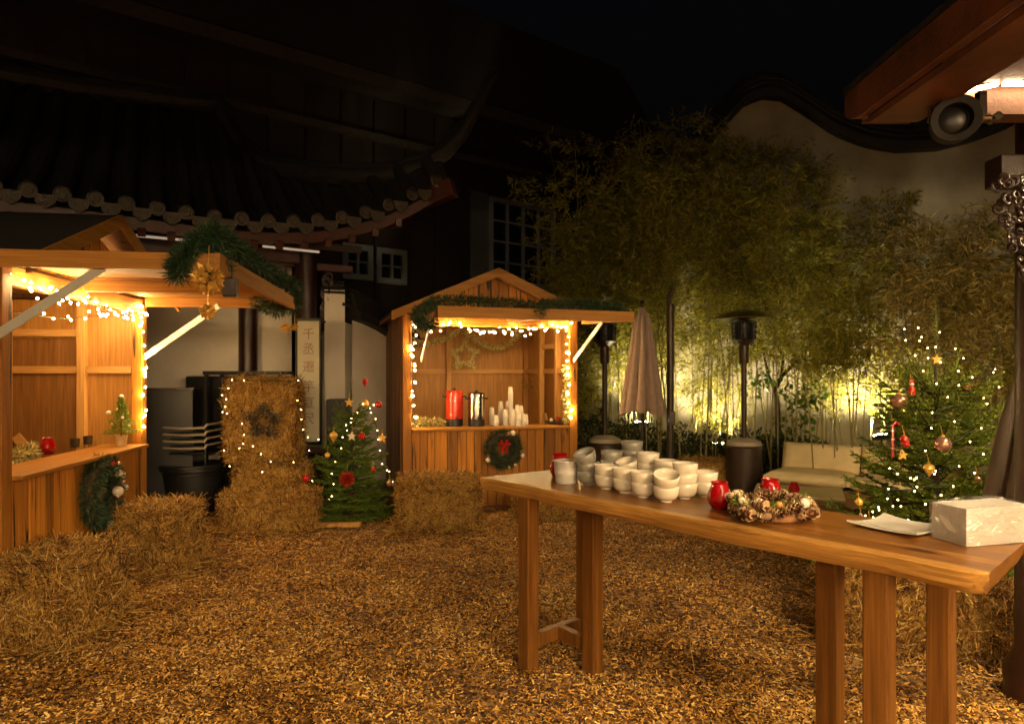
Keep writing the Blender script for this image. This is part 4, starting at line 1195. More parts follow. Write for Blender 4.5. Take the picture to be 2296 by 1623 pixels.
for s in SS[1:-1]:
    p = roof_pt(s, 0) + HN * .012 + Vector((0, 0, .035))
    mt = Matrix((HA, Vector((0, 0, 1)), HN)).transposed()
    e = MB().lathe([(.072, 0), (.072, .02), (.062, .022), (.058, .012), (.038, .012), (.034, .022), (.004, .024)], 20, p, mt)
    hobj('tile_end', e, M_tilend)
    d = MB(); c = roof_pt(s - .125, 0) + HN * .02 + Vector((0, 0, -.035))
    d.prism([(-.085, .05), (.085, .05), (.075, -.02), (.03, -.062), (0, -.075), (-.03, -.062), (-.075, -.02)], -.012, .012, Matrix.Translation(c) @ Matrix.Rotation(ANG, 4, 'Z'))
    hobj('drip_tile', d, M_tilend)
# fascia, rafters and the red soffit of the corner
fa = MB()
for i in range(len(SS) - 1):
    a, b = roof_pt(SS[i], 0) - Vector((0, 0, .13)) - HN * .05, roof_pt(SS[i + 1], 0) - Vector((0, 0, .13)) - HN * .05
    fa.bar(a, b, .03, .11)
hobj('eave_board', fa, M_lacq)
for i, s in enumerate(SS[:-3]):
    hobj('rafter', MB().bar(roof_pt(s + .12, 0) - Vector((0, 0, .21)) - HN * .02, hp(s + .12, -.1, 3.42), .07, .08), M_lacq)
cb = MB().bar(hp(.05, .05, 3.12), roof_pt(1.34, 0) - Vector((0, 0, .16)), .16, .20)
cb.bar(hp(.05, .25, 3.08), roof_pt(.95, 0) - Vector((0, 0, .20)) - HN * .2, .22, .06)
hobj('corner_beam', cb, M_lacq, bevel=.01)
sf = MB()
ps = [hp(-.3, .05, 3.25), hp(.1, .1, 3.22)]
a = [roof_pt(s, 0) - Vector((0, 0, .19)) - HN * .06 for s in (-.3, .2, .6, 1.0, 1.26)]
bq = [hp(-.3, -.05, 3.36), hp(.0, -.05, 3.34), hp(.2, -.12, 3.36), hp(.55, -.2, 3.42), a[4] - HN * .15]
for i in range(4): sf.add([a[i], a[i + 1], bq[i + 1], bq[i], a[i] + Vector((0, 0, .03)), a[i + 1] + Vector((0, 0, .03)), bq[i + 1] + Vector((0, 0, .03)), bq[i] + Vector((0, 0, .03))], [(0, 1, 2, 3), (7, 6, 5, 4), (0, 4, 5, 1), (1, 5, 6, 2), (2, 6, 7, 3), (3, 7, 4, 0)])
hobj('soffit', sf, M_lacq)
# hip ridge swinging out into a horn
HR = [(492, 238, 8.9), (502, 262, 8.85), (520, 300, 8.75), (548, 338, 8.6), (590, 366, 8.45), (640, 382, 8.3), (700, 392, 8.15), (770, 397, 8.02), (840, 396, 7.93), (900, 388, 7.87), (955, 370, 7.83), (1000, 340, 7.82), (1035, 300, 7.84), (1062, 255, 7.87), (1082, 215, 7.9), (1100, 185, 7.93), (1116, 170, 7.95)]
hr = [at(*p) for p in HR]
hobj('hip_ridge', MB().tube(hr, [.13, .13, .13, .13, .125, .12, .12, .115, .11, .105, .10, .095, .085, .07, .055, .04, .025], 12), M_tile, smooth=True)
hobj('ridge_band', MB().tube([p + Vector((0, 0, .10)) for p in hr], [.06] * 10 + [.055, .05, .045, .04, .03, .02, .012], 8), M_tile, smooth=True)
hobj('main_ridge', MB().tube([roof_pt(-4.6, 1) + Vector((0, 0, .12)), roof_pt(-2.5, 1) + Vector((0, 0, .10)), hr[0]], .14, 10), M_tile, smooth=True)
# white board with characters on the corner column
bc = at(692, 854, 7.72); zb0, zb1 = at(692, 990, 7.72).z, at(692, 720, 7.72).z
SG = thing('sign_board', 'tall white board with a column of faded red characters, hung on the corner column', 'sign', (bc.x, bc.y, zb0))
obj('board', MB().box((bc.x, bc.y, (zb0 + zb1) / 2), (.245, .03, zb1 - zb0), R(4)), M_board, SG, bevel=.003)
obj('trim', MB().box((bc.x, bc.y, zb1 + .014), (.262, .05, .026), R(4)).box((bc.x + .129, bc.y + .010, (zb0 + zb1) / 2), (.012, .04, zb1 - zb0), R(4)).box((bc.x - .129, bc.y - .008, (zb0 + zb1) / 2), (.012, .04, zb1 - zb0), R(4)), M_green, SG)
dgr = None
for ch, v in zip('千丞遷竽亘尺', (748, 782, 822, 865, 903, 938)):
    cu = bpy.data.curves.new('character', 'FONT'); cu.body = ch; cu.size = .14; cu.align_x = 'CENTER'; cu.align_y = 'CENTER'; cu.extrude = .0008
    to = bpy.data.objects.new('character', cu); C.objects.link(to)
    bpy.context.view_layer.update()
    me = bpy.data.meshes.new_from_object(to.evaluated_get(bpy.context.evaluated_depsgraph_get()))
    bpy.data.objects.remove(to)
    me.materials.clear(); me.materials.append(M_ink)
    xs = [q.co for q in me.vertices]
    if not xs: continue
    cx = (min(q.x for q in xs) + max(q.x for q in xs)) / 2; cy = (min(q.y for q in xs) + max(q.y for q in xs)) / 2
    for q in me.vertices: q.co.x -= cx; q.co.y -= cy
    o = bpy.data.objects.new('character', me)
    rot = Matrix.Rotation(R(4), 4, 'Z') @ Matrix.Rotation(math.pi / 2, 4, 'X')
    me.transform(Matrix.Translation((bc.x + .004, bc.y - .0165, at(692, v, 7.7).z)) @ rot)
    link(o, SG)

# ------------------------------------------------------------------ garden walls with curved copings
def coped_wall(label, pts, top, cop, thick, hd, mat, seed=0):
    """pts: plan polyline; top(f): height of the wall's top along it; cop: coping height"""
    t = thing('garden_wall', label, 'wall', (pts[0][0], pts[0][1], 0))
    P = [Vector((x, y, 0)) for x, y in pts]
    M_ = 72
    line = along(P, [i / M_ for i in range(M_ + 1)])
    wl, cp, rl = MB(), MB(), MB()
    for i, p in enumerate(line):
        d = (line[min(i + 1, M_)] - line[max(i - 1, 0)]).normalized(); nrm = Vector((d.y, -d.x, 0))
        z = top(i / M_)
        for (o_, zz) in ((thick / 2, 0), (thick / 2, z + .05), (-thick / 2, z + .05), (-thick / 2, 0)): wl.v.append(tuple(p + nrm * o_ + Vector((0, 0, zz))))
        for (o_, zz) in ((hd / 2, 0), (hd / 2 + .01, cop * .28), (hd / 2 - .05, cop * .34), (hd * .26, cop * .78), (hd * .2, cop), (-hd * .2, cop), (-hd * .26, cop * .78), (-hd / 2, cop * .3), (-hd / 2, 0)): cp.v.append(tuple(p + nrm * o_ + Vector((0, 0, z + zz))))
    for i in range(M_):
        for k in range(4): wl.f.append((i * 4 + k, (i + 1) * 4 + k, (i + 1) * 4 + (k + 1) % 4, i * 4 + (k + 1) % 4))
        for k in range(9): cp.f.append((i * 9 + k, (i + 1) * 9 + k, (i + 1) * 9 + (k + 1) % 9, i * 9 + (k + 1) % 9))
    cp.f += [tuple(range(9)), tuple(M_ * 9 + k for k in range(9))[::-1]]
    obj('wall', wl, mat, t)
    c = obj('coping', cp, M_tile, t, smooth=True, angle=30)
    def off(z, o_): return [p + Vector((0, 0, top(i / M_) + z)) + Vector((0, -o_, 0)) for i, p in enumerate(line)]
    obj('coping_ridge', MB().tube(off(cop * .56, hd * .36), .022, 6).tube(off(cop * .80, hd * .27), .018, 6).tube(off(cop + .02, 0), .06, 8), M_tile, c, smooth=True)
    return t
def prof_u(tab, Yof):
    """height of the wall top from the photograph's outline"""
    def z(X, Y):
        u = U0 + F * X / Y
        return CH + (V0 - interp(tab, u)) * Y / F
    return z
WP = [(-.2, 11.1), (3.2, 10.6), (9.6, 9.6)]
tabW = [(1000, 770), (1250, 740), (1330, 650), (1400, 560), (1500, 440), (1570, 360), (1620, 295), (1660, 250), (1700, 232), (1745, 236), (1800, 270), (1860, 312), (1930, 340), (2000, 351), (2090, 347), (2160, 330), (2240, 300), (2330, 250), (2450, 230), (2700, 300)]
zW = prof_u(tabW, None)
lineW = [Vector((x, y, 0)) for x, y in WP]
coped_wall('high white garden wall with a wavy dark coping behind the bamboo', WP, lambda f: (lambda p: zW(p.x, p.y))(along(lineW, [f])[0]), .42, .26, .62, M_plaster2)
WP2 = [(-2.30, 8.15), (-2.08, 8.25)]
coped_wall('short white wall stub beside the corner column', WP2, lambda f: 2.52, .10, .2, .26, M_plaster)
WP3 = [(-2.06, 8.32), (-1.2, 9.6), (-.4, 10.9)]
tabL = [(700, 700), (745, 712), (770, 717), (800, 727), (830, 741), (856, 757), (900, 775), (1100, 790)]
zL = prof_u(tabL, None); lineL = [Vector((x, y, 0)) for x, y in WP3]
coped_wall('low white garden wall with a sloping dark coping, behind the small fir', WP3, lambda f: (lambda p: zL(p.x, p.y))(along(lineL, [f])[0]), .34, .2, .5, M_plaster)

# ------------------------------------------------------------------ tall boarded building behind
BA = Vector((.8, .6, 0)); BN = Vector((.6, -.8, 0)); B0 = Vector((.2, 14.0, 0)); BANG = math.atan2(.6, .8)
def bp(s, n, z): return B0 + BA * s + BN * n + Vector((0, 0, z))
BB = thing('boarded_building', 'tall dark boarded building with white windows behind the hall', 'building', tuple(B0))
bobj = lambda nm, mb, mat, par=BB, **k: obj(nm, mb, mat, par, **k)
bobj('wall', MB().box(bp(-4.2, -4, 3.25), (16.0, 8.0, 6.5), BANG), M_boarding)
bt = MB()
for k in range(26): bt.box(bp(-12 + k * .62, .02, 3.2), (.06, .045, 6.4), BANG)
bobj('cover_strip', bt, M_boarding)
bobj('cornice', MB().box(bp(-4.2, .22, 6.62), (16.4, .5, .22), BANG), M_band)
bobj('cornice', MB().box(bp(-4.2, .06, 5.76), (16.2, .12, .12), BANG), M_band)
rf = MB(); rf.prism([(-8.3, 6.75), (8.3, 6.75), (6.6, 8.4), (-6.6, 8.4)], -8.3, .5, Matrix.Translation(bp(-4.2, 0, 0)) @ Matrix.Rotation(BANG, 4, 'Z') @ Matrix.Scale(-1, 4, (0, 1, 0)) @ Matrix.Scale(-1, 4, (1, 0, 0)))
bobj('roof', rf, M_felt)
def window(u0, u1, v0, v1, cols, rows, curtain, s_guess):
    # centre on the facade
    um = (u0 + u1) / 2; k = (um - U0) / F
    s = (k * B0.y - B0.x) / (BA.x - k * BA.y); Y = B0.y + BA.y * s
    zt, zb = CH + (V0 - v0) * Y / F, CH + (V0 - v1) * Y / F
    wd = (u1 - u0) * Y / F / max(.2, (BA.x - BA.y * k))
    fr = MB()
    for i in range(cols + 1): fr.box(bp(s - wd / 2 + wd * i / cols, .07, (zt + zb) / 2), (.10 if i in (0, cols) else .045, .07, zt - zb), BANG)
    for j in range(rows + 1): fr.box(bp(s, .075, zb + (zt - zb) * j / rows), (wd + .1, .06, .10 if j in (0, rows) else .03), BANG)
    w_ = bobj('window', fr, M_whitepaint)
    bobj('pane', MB().box(bp(s, .035, (zt + zb) / 2), (wd, .02, zt - zb), BANG), M_pane, w_)
    if curtain: bobj('shutter', MB().box(bp(s - wd / 2 - .28, .06, (zt + zb) / 2), (.40, .05, zt - zb + .2), BANG), M_curt, w_)
window(1098, 1238, 462, 640, 4, 4, True, 0)
window(845, 902, 566, 632, 2, 2, False, 0)
window(770, 826, 556, 622, 2, 2, False, 0)

# ------------------------------------------------------------------ pavilion at the right edge, its lamps and an added wing light the yard
PV = thing('pavilion', 'red timber pavilion corner overhead at the right with lit LED strips under its eave', 'pavilion', (3.2, 2.0, 0))
po = lambda nm, mb, mat, par=PV, **k: obj(nm, mb, mat, par, **k)
fb = MB()
NP = 24
def rounded_board(x0, x1, z0, z1, yend, yback, nose):
    """a heavy board running back along -y, its far end rounded off"""
    mb = MB()
    prof = []
    for i in range(9):
        a = math.pi * i / 16
        prof.append((yend - nose * (1 - math.sin(a)), 1 - .55 * (1 - math.cos(math.pi / 2 - a))))
    for (x) in (x0, x1):
        pass
    ys = [(yback, 0.0)] + [(yend - nose * (1 - math.sin(math.pi / 2 * i / 8)), nose * .5 * (1 - math.cos(math.pi / 2 * i / 8))) for i in range(9)]
    for y, c in ys:
        mb.v += [(x0, y, z0 + c), (x1, y, z0 + c), (x1, y, z1 - c * .2), (x0, y, z1 - c * .2)]
    for i in range(len(ys) - 1):
        for k in range(4): mb.f.append((i * 4 + k, (i + 1) * 4 + k, (i + 1) * 4 + (k + 1) % 4, i * 4 + (k + 1) % 4))
    mb.f.append((0, 1, 2, 3)); b = (len(ys) - 1) * 4; mb.f.append((b + 3, b + 2, b + 1, b))
    return mb
po('eave_board', rounded_board(1.49, 1.53, 2.655, 2.80, 3.0, -3.5, .14), M_orlac, bevel=.006)
po('soffit_board', rounded_board(1.531, 1.74, 2.625, 2.652, 2.93, -3.5, .10), M_orlac, bevel=.004)
rp = MB(); rp.add([(1.49, 3.01, 2.802), (1.49, -3.6, 2.802), (4.6, -3.6, 3.9), (4.6, 3.01, 3.9), (1.49, 3.01, 2.83), (1.49, -3.6, 2.83), (4.6, -3.6, 3.96), (4.6, 3.01, 3.96)], [(0, 3, 2, 1), (4, 5, 6, 7), (0, 1, 5, 4), (1, 2, 6, 5), (2, 3, 7, 6), (3, 0, 4, 7)])
RF = po('roof', rp, M_tile)
po('ceiling', MB().box((3.32, -.32, 2.86), (3.1, 6.2, .03)), M_orlac)
cr = MB()
cr.box((1.80, -.3, 2.80), (.06, 6.1, .10)); cr.box((3.2, 2.86, 2.75), (2.7, .10, .22)); cr.box((1.98, 2.62, 2.80), (.30, .32, .10), R(38))
po('crossbeam', cr, M_orlac)
for yk in (-2.4, -.9, .6, 2.1): po('crossbeam', MB().box((3.3, yk, 2.79), (2.9, .09, .11)), M_orlac)
def led(a, b, mat=M_strip):
    a, b = Vector(a), Vector(b); e = (b - a).normalized() * .004; up = Vector((0, 0, .011))
    ch = po('light_shield', MB().bar(a + up - e, b + up + e, .034, .012), M_steel)  # opaque backing added to keep the strip's light off the ceiling
    po('light_strip', MB().bar(a, b, .024, .008), mat, ch)
led((2.03, 2.76, 2.745), (4.4, 2.76, 2.745), M_stripf); led((1.91, 2.80, 2.735), (2.01, 2.765, 2.745), M_stripf); led((1.95, 2.58, 2.76), (2.22, 2.52, 2.76), M_stripf)
led((2.78, 2.935, 2.63), (4.35, 2.935, 2.63))  # added strip out of view, brightens the sofa, fir and bamboo
led((1.93, 1.30, 2.70), (1.93, -3.0, 2.70))
# unseen wing added behind the viewer, carrying strips that fill the yard with light
po('added_wing_roof', MB().bar((-5.5, -5.2, 3.0), (7.5, -5.2, 3.0), 3.4, .12), M_tile)
po('fill_cutoff_board', MB().box((1, -3.47, 2.80), (13, .04, .26)), M_orlac)  # hangs low to cut the added strips' light off the high wall
po('added_wing_wall', MB().box((1, -6.6, 1.45), (13, .15, 2.9)), M_plaster)
for x in (-5, -1.9, 1.2, 4.3, 7.2): po('pillar', MB().lathe([(.15, 0), (.15, .15), (.105, .25), (.10, 2.9)], 20, (x, -3.9, 0)), M_dlacq, smooth=True)
for x0, x1 in ((-1.7, 1.0), (1.4, 4.1), (4.5, 7.0)): led((x0, -3.85, 2.62), (x1, -3.85, 2.62), M_fill)
po('pillar', MB().lathe([(.15, 0), (.15, .15), (.105, .25), (.10, 2.75)], 24, (2.50, 3.16, 0)), M_dlacq, smooth=True)
po('beam', MB().box((2.62, 3.16, 2.50), (.7, .12, .14)), M_carve, bevel=.01)
bk = MB(); rg = random.Random(17)
for k in range(110):
    f = rg.random()
    bk.torus((2.42 - (.20 * (1 - f) ** .7 + .02) * rg.random(), 3.075 + rg.uniform(-.012, .012), 2.45 - .52 * f), rg.uniform(.008, .024), .007, 10, 5, Matrix.Rotation(math.pi / 2 + rg.uniform(-.3, .3), 3, 'X') @ Matrix.Rotation(rg.uniform(-.4, .4), 3, 'Y'))
po('carved_bracket', bk, M_carve, smooth=True)
for s, x in ((0, 4.4),): po('pillar', MB().lathe([(.15, 0), (.15, .15), (.105, .25), (.10, 2.75)], 20, (x, 3.0, 0)), M_dlacq, smooth=True)
po('plinth', MB().box((4.12, .68, .0), (3.2, 4.4, .10)), M_stone, bevel=.01)
# round spotlight under the eave
sc = at(2136, 276, 2.70)
SP = thing('stage_lamp', 'round black unlit stage lamp clamped under the right pavilion eave', 'spotlight', tuple(sc))
dm = Vector((-.42, -.88, -.12)).to_track_quat('Z', 'Y').to_matrix()
M_lampblk = plain('black_lamp_metal', (.012, .010, .008), .6, metal=0.0, bump=.05, spec=.12)
obj('drum', MB().lathe([(.050, -.10), (.068, -.08), (.082, -.02), (.088, .05), (.090, .085), (.086, .089), (.060, .084), (.056, .03), (.004, .02)], 36, sc, dm), M_lampblk, SP, smooth=True)
obj('lens', MB().lathe([(.055, .050), (.045, .056), (.004, .058)], 32, sc + dm @ Vector((-.012, 0, 0)), dm), plain('dark_lens', (.006, .005, .005), .3, bump=0, spec=.2), SP, smooth=True)
yk = MB().tube([sc + Vector((-.10, -.01, .0)), sc + Vector((-.085, .0, .085)), sc + Vector((0, .0, .115)), sc + Vector((.085, 0, .085)), sc + Vector((.10, -.01, 0))], .009, 8)
obj('yoke', yk, M_steel, SP, smooth=True)
cl = MB().box(sc + Vector((.10, -.02, .06)), (.03, .03, .11)).tube([sc + Vector((.02, -.02, .012)), sc + Vector((.15, -.03, .01))], .010, 8).tube([sc + Vector((.15, -.05, .01)), sc + Vector((.15, .0, .01))], .018, 10)
cl.tube([sc + Vector((.0, .0, .11)), sc + Vector((.0, .02, .26))], .012, 8)
obj('clamp', cl, M_steel, SP)

# ------------------------------------------------------------------ closed parasols, post, heaters
def parasol(label, c, ztop, zbot, r, mat, seed, pleats=9, pw=None, base_r=.26):
    t = thing('closed_parasol', label, 'parasol', (c[0], c[1], 0))
    m = MB(); nr, na = 26, 72
    rg = random.Random(seed)
    for i in range(nr + 1):
        f = i / nr; z = ztop + (zbot - ztop) * f
        R_ = min(.03 + .6 * f, .085 + (r - .085) * f ** 1.05)
        if pw: R_ = .02 + (r - .02) * f ** pw
        for k in range(na):
            a = 6.283 * k / na
            w_ = abs(math.sin(a * pleats / 2 + .35 * math.sin(3 * f + a))) ** .6
            rr = R_ * (.60 + .42 * w_)
            m.v.append((c[0] + rr * math.cos(a), c[1] + rr * math.sin(a), z - .03 * f * math.cos(a * 2 + 1) - .03 * f * w_))
    for i in range(nr):
        for k in range(na): m.f.append((i * na + k, i * na + (k + 1) % na, (i + 1) * na + (k + 1) % na, (i + 1) * na + k))
    obj('canopy', m, mat, t, smooth=True)
    obj('pole', MB().tube([(c[0], c[1], .05), (c[0], c[1], ztop + .05)], .022, 12), M_iron, t, smooth=True)
    obj('finial', MB().ball((c[0], c[1], ztop + .06), .03, 10), M_iron, t, smooth=True)
    obj('foot', MB().lathe([(base_r, 0), (base_r, .05), (.05, .075), (.035, .2)], 28, (c[0], c[1], 0)), M_stone, t)
    return t
parasol('closed beige parasol hanging in dark pleats before the bamboo', at(1440, 900, 8.0), 2.34, 1.10, .28, M_cloth, 1)
parasol('grey covered parasol at the right edge behind the napkin block', at(2312, 1000, 3.65), 1.60, .72, .245, M_grcl, 2, pleats=4, pw=.6)
P_ = at(1503, 900, 8.35)
t = thing('mast', 'slim dark steel mast standing between the closed parasol and the patio heater', 'mast', (P_.x, P_.y, 0))
obj('pole', MB().tube([(P_.x, P_.y, 0), (P_.x, P_.y, 2.42)], .045, 14), M_dsteel, t, smooth=True)
obj('crank_housing', MB().box((P_.x, P_.y - .05, 1.0), (.08, .10, .18)), M_dsteel, t, bevel=.01)
obj('hook_arm', MB().tube([(P_.x, P_.y, 2.35), (P_.x - .02, P_.y, 2.5), (P_.x + .04, P_.y, 2.62)], .03, 8), M_dsteel, t)
def heater(label, c, rot=0):
    t = thing('patio_heater', label, 'patio heater', (c[0], c[1], 0), 0, 'patio heaters before the bamboo')
    o = lambda nm, mb, mt, **k: obj(nm, mb, mt, t, world=False, smooth=True, **k)
    o('housing', MB().lathe([(.215, .0), (.235, .02), (.235, .05), (.215, .06), (.215, .64), (.20, .66)], 36), M_dsteel)
    o('housing_top', MB().lathe([(.205, .66), (.215, .665), (.20, .71), (.12, .745), (.04, .755)], 36), M_alu)
    o('pole', MB().tube([(0, 0, .75), (0, 0, 1.70)], .034, 18), M_dsteel)
    o('control_neck', MB().lathe([(.055, 1.68), (.060, 1.70), (.060, 1.90), (.075, 1.92), (.14, 1.97)], 24), M_dsteel)
    gr = MB()
    for k in range(30):
        a = 6.283 * k / 30
        gr.tube([(.14 * math.cos(a), .14 * math.sin(a), 1.97), (.15 * math.cos(a), .15 * math.sin(a), 2.20)], .004, 5)
    for z in (1.98, 2.04, 2.10, 2.16, 2.20): gr.torus((0, 0, z), .142 + (z - 1.97) * .035, .005, 32, 5)
    o('burner_grille', gr, M_iron)
    o('burner', MB().lathe([(.11, 1.97), (.12, 2.0), (.12, 2.18), (.05, 2.22)], 24), M_iron)
    o('reflector', MB().lathe([(.395, 2.225), (.40, 2.235), (.36, 2.255), (.22, 2.315), (.10, 2.345), (.004, 2.35), (.004, 2.343), (.10, 2.338), (.22, 2.306), (.36, 2.246)], 48), M_steel)
    return t
h1 = at(1668, 1100, 8.35)
H1 = heater('tall black patio heater with a wide reflector beside the sofa', (h1.x, h1.y))
h2 = at(1356, 900, 8.7)
H2 = dup(H1, 'patio heater half hidden behind the right corner of the back stall', (h2.x, h2.y, 0))

# ------------------------------------------------------------------ sofa and coffee table
SO = thing('sofa', 'low wicker sofa with cream cushions in front of the lit garden wall', 'sofa', (3.83, 7.47, 0), R(-40))
so = lambda nm, mb, mt, **k: obj(nm, mb, mt, SO, world=False, **k)
so('base', MB().box((0, .02, .155), (1.78, .80, .27)), M_wick, bevel=.015)
so('back_frame', MB().box((0, .39, .36), (1.78, .07, .50)), M_wick, bevel=.012)
so('armrest', MB().box((.93, .02, .32), (.09, .80, .60)), M_wick, bevel=.012)
def cushion(c, s, tilt=0):
    m = MB(); nx, ny = 14, 10
    M2 = Matrix.Rotation(tilt, 3, 'X')
    for sg in (1, -1):
        base = len(m.v)
        for i in range(nx + 1):
            for j in range(ny + 1):
                x, y = i / nx * 2 - 1, j / ny * 2 - 1
                e = (max(0, 1 - abs(x) ** 8) * max(0, 1 - abs(y) ** 8)) ** .45
                z = sg * s[2] / 2 * (.30 + .70 * e) * (1 + .05 * math.sin(3 * x + 2 * y))
                m.v.append(tuple(Vector(c) + M2 @ Vector((x * s[0] / 2, y * s[1] / 2, z))))
        for i in range(nx):
            for j in range(ny):
                a = base + i * (ny + 1) + j
                f = (a, a + ny + 1, a + ny + 2, a + 1)
                m.f.append(f if sg > 0 else f[::-1])
    q = (nx + 1) * (ny + 1)
    per = [i * (ny + 1) for i in range(nx + 1)] + [nx * (ny + 1) + j for j in range(1, ny + 1)] + [i * (ny + 1) + ny for i in range(nx - 1, -1, -1)] + [j for j in range(ny - 1, 0, -1)]
    for i in range(len(per)): m.f.append((per[i], per[(i + 1) % len(per)], per[(i + 1) % len(per)] + q, per[i] + q)[::-1])
    return m
for x in (-.44, .44): so('seat_cushion', cushion((x, -.03, .36), (.87, .74, .15)), M_cush, smooth=True, angle=60)
for x in (-.44, .44): so('back_cushion', cushion((x, .28, .545), (.86, .34, .16), R(74)), M_cush, smooth=True, angle=60)
CT = thing('coffee_table', 'low wicker coffee table in front of the cream sofa', 'coffee table', tuple(at(1790, 1100, 6.55).xy) + (0,), R(-24))
obj('top', MB().box((0, 0, .395), (.80, .62, .03)), plain('frosted_table_glass', (.40, .30, .15), .4), CT, world=False, bevel=.006)
obj('body', MB().box((0, 0, .19), (.76, .58, .37)), M_wick, CT, world=False, bevel=.012)
obj('rim', MB().box((0, -.312, .36), (.81, .012, .05)).box((.405, 0, .36), (.012, .62, .05)).box((-.405, 0, .36), (.012, .62, .05)), M_wick, CT, world=False)

# ------------------------------------------------------------------ stacked chairs, tub, rack, cabinet
ck = at(432, 1150, 7.35)
T_ = thing('tub', 'large black round tub under the stacked black chairs', 'tub', (ck.x, ck.y, 0))
obj('body', MB().lathe([(.24, 0), (.26, .02), (.31, .50), (.34, .51), (.34, .57), (.31, .575), (.30, .55), (.004, .52)], 36), M_black, T_, world=False, smooth=True)
obj('rim', MB().torus((0, 0, .55), .335, .012, 36, 8).torus((0, 0, .47), .312, .008, 36, 8), M_black, T_, world=False, smooth=True)
def chair(z):
    t = thing('stacked_chair', '', 'chair', (ck.x + .02, ck.y, z), R(-6), 'stacked black chairs')
    o = lambda nm, mb, mt, **k: obj(nm, mb, mt, t, world=False, **k)
    o('seat', MB().box((0, 0, 0), (.44, .42, .03)), M_black, bevel=.01)
    o('backrest', MB().box((0, .20, .28), (.44, .025, .52)), M_black, bevel=.008)
    for s in (-1, 1):
        o('armrest', MB().tube([(s * .25, .20, .09), (s * .26, -.20, .09), (s * .24, -.23, .05)], .012, 8), M_alu, smooth=True)
        for y in (-.19, .19): o('leg', MB().tube([(s * .235, y, -.12), (s * .245, y, .09)], .010, 8), M_black)
    o('front_rail', MB().tube([(-.25, -.225, .06), (0, -.24, .052), (.25, -.225, .06)], .013, 8), M_alu, smooth=True)
    return t
CHN = ['bottom', 'second', 'third', 'topmost']
for k in range(4):
    z = .70 + k * .072
    c = chair(z)
    c['label'] = f'{CHN[k]} black chair of the stack on the black tub behind the left stall'
    if k == 3:
        for ch in c.children:
            if ch.name.startswith('backrest'):
                ch.scale = (1, 1, 1.12)
pst = at(360, 985, 7.2)
t = thing('steel_post', 'short pale metal upright beside the stacked black chairs', 'post', (pst.x, pst.y, 0))
obj('upright', MB().box((pst.x, pst.y, .62), (.04, .03, 1.2)), M_alu, t); obj('cap', MB().box((pst.x, pst.y, 1.225), (.05, .04, .02)), M_alu, t)
sc_ = at(372, 960, 7.15)
t = thing('folded_panel', 'dark upright panel leaning behind the chairs at the left stall', 'panel', (sc_.x, sc_.y, 0))
obj('panel', MB().box((sc_.x - .05, sc_.y, .69), (.62, .04, 1.38), R(20)), M_black, t, bevel=.006); obj('edge', MB().box((sc_.x - .05, sc_.y, 1.39), (.64, .05, .02), R(20)), M_dsteel, t)
rk = at(560, 900, 7.55)
t = thing('rack', 'black metal rack frame standing behind the tall straw stack', 'rack', (rk.x, rk.y, 0))
for x in (-.40, .42):
    for y in (-.2, .2): obj('upright', MB().box((rk.x + x, rk.y + y, .77), (.035, .035, 1.54)), M_iron, t)
obj('rail', MB().box((rk.x, rk.y - .2, 1.56), (.86, .04, .04)).box((rk.x, rk.y + .2, 1.56), (.86, .04, .04)).box((rk.x - .4, rk.y, 1.56), (.04, .36, .038)).box((rk.x + .42, rk.y, 1.56), (.04, .36, .038)), M_iron, t)
obj('back_panel', MB().box((rk.x, rk.y + .23, .8), (.8, .02, 1.4)), M_black, t)
cb_ = at(760, 960, 8.0)
t = thing('cabinet', 'black box cabinet between the white board and the small fir', 'cabinet', (cb_.x, cb_.y, 0))
obj('case', MB().box((cb_.x, cb_.y, .86), (.25, .25, .78), R(5)), M_black, t, bevel=.01)
obj('stand', MB().box((cb_.x - .05, cb_.y, .235), (.5, .3, .47), R(5)), M_dsteel, t, bevel=.01)
pl = at(700, 1020, 7.6)
t = thing('low_bench', 'dark low bench at the foot of the white character board', 'bench', (pl.x, pl.y, 0))
obj('seat', MB().box((pl.x, pl.y, .70), (.46, .3, .08)), M_dlacq, t, bevel=.008)
for x in (-.19, .19): obj('leg', MB().box((pl.x + x, pl.y, .33), (.06, .26, .66)), M_dlacq, t)

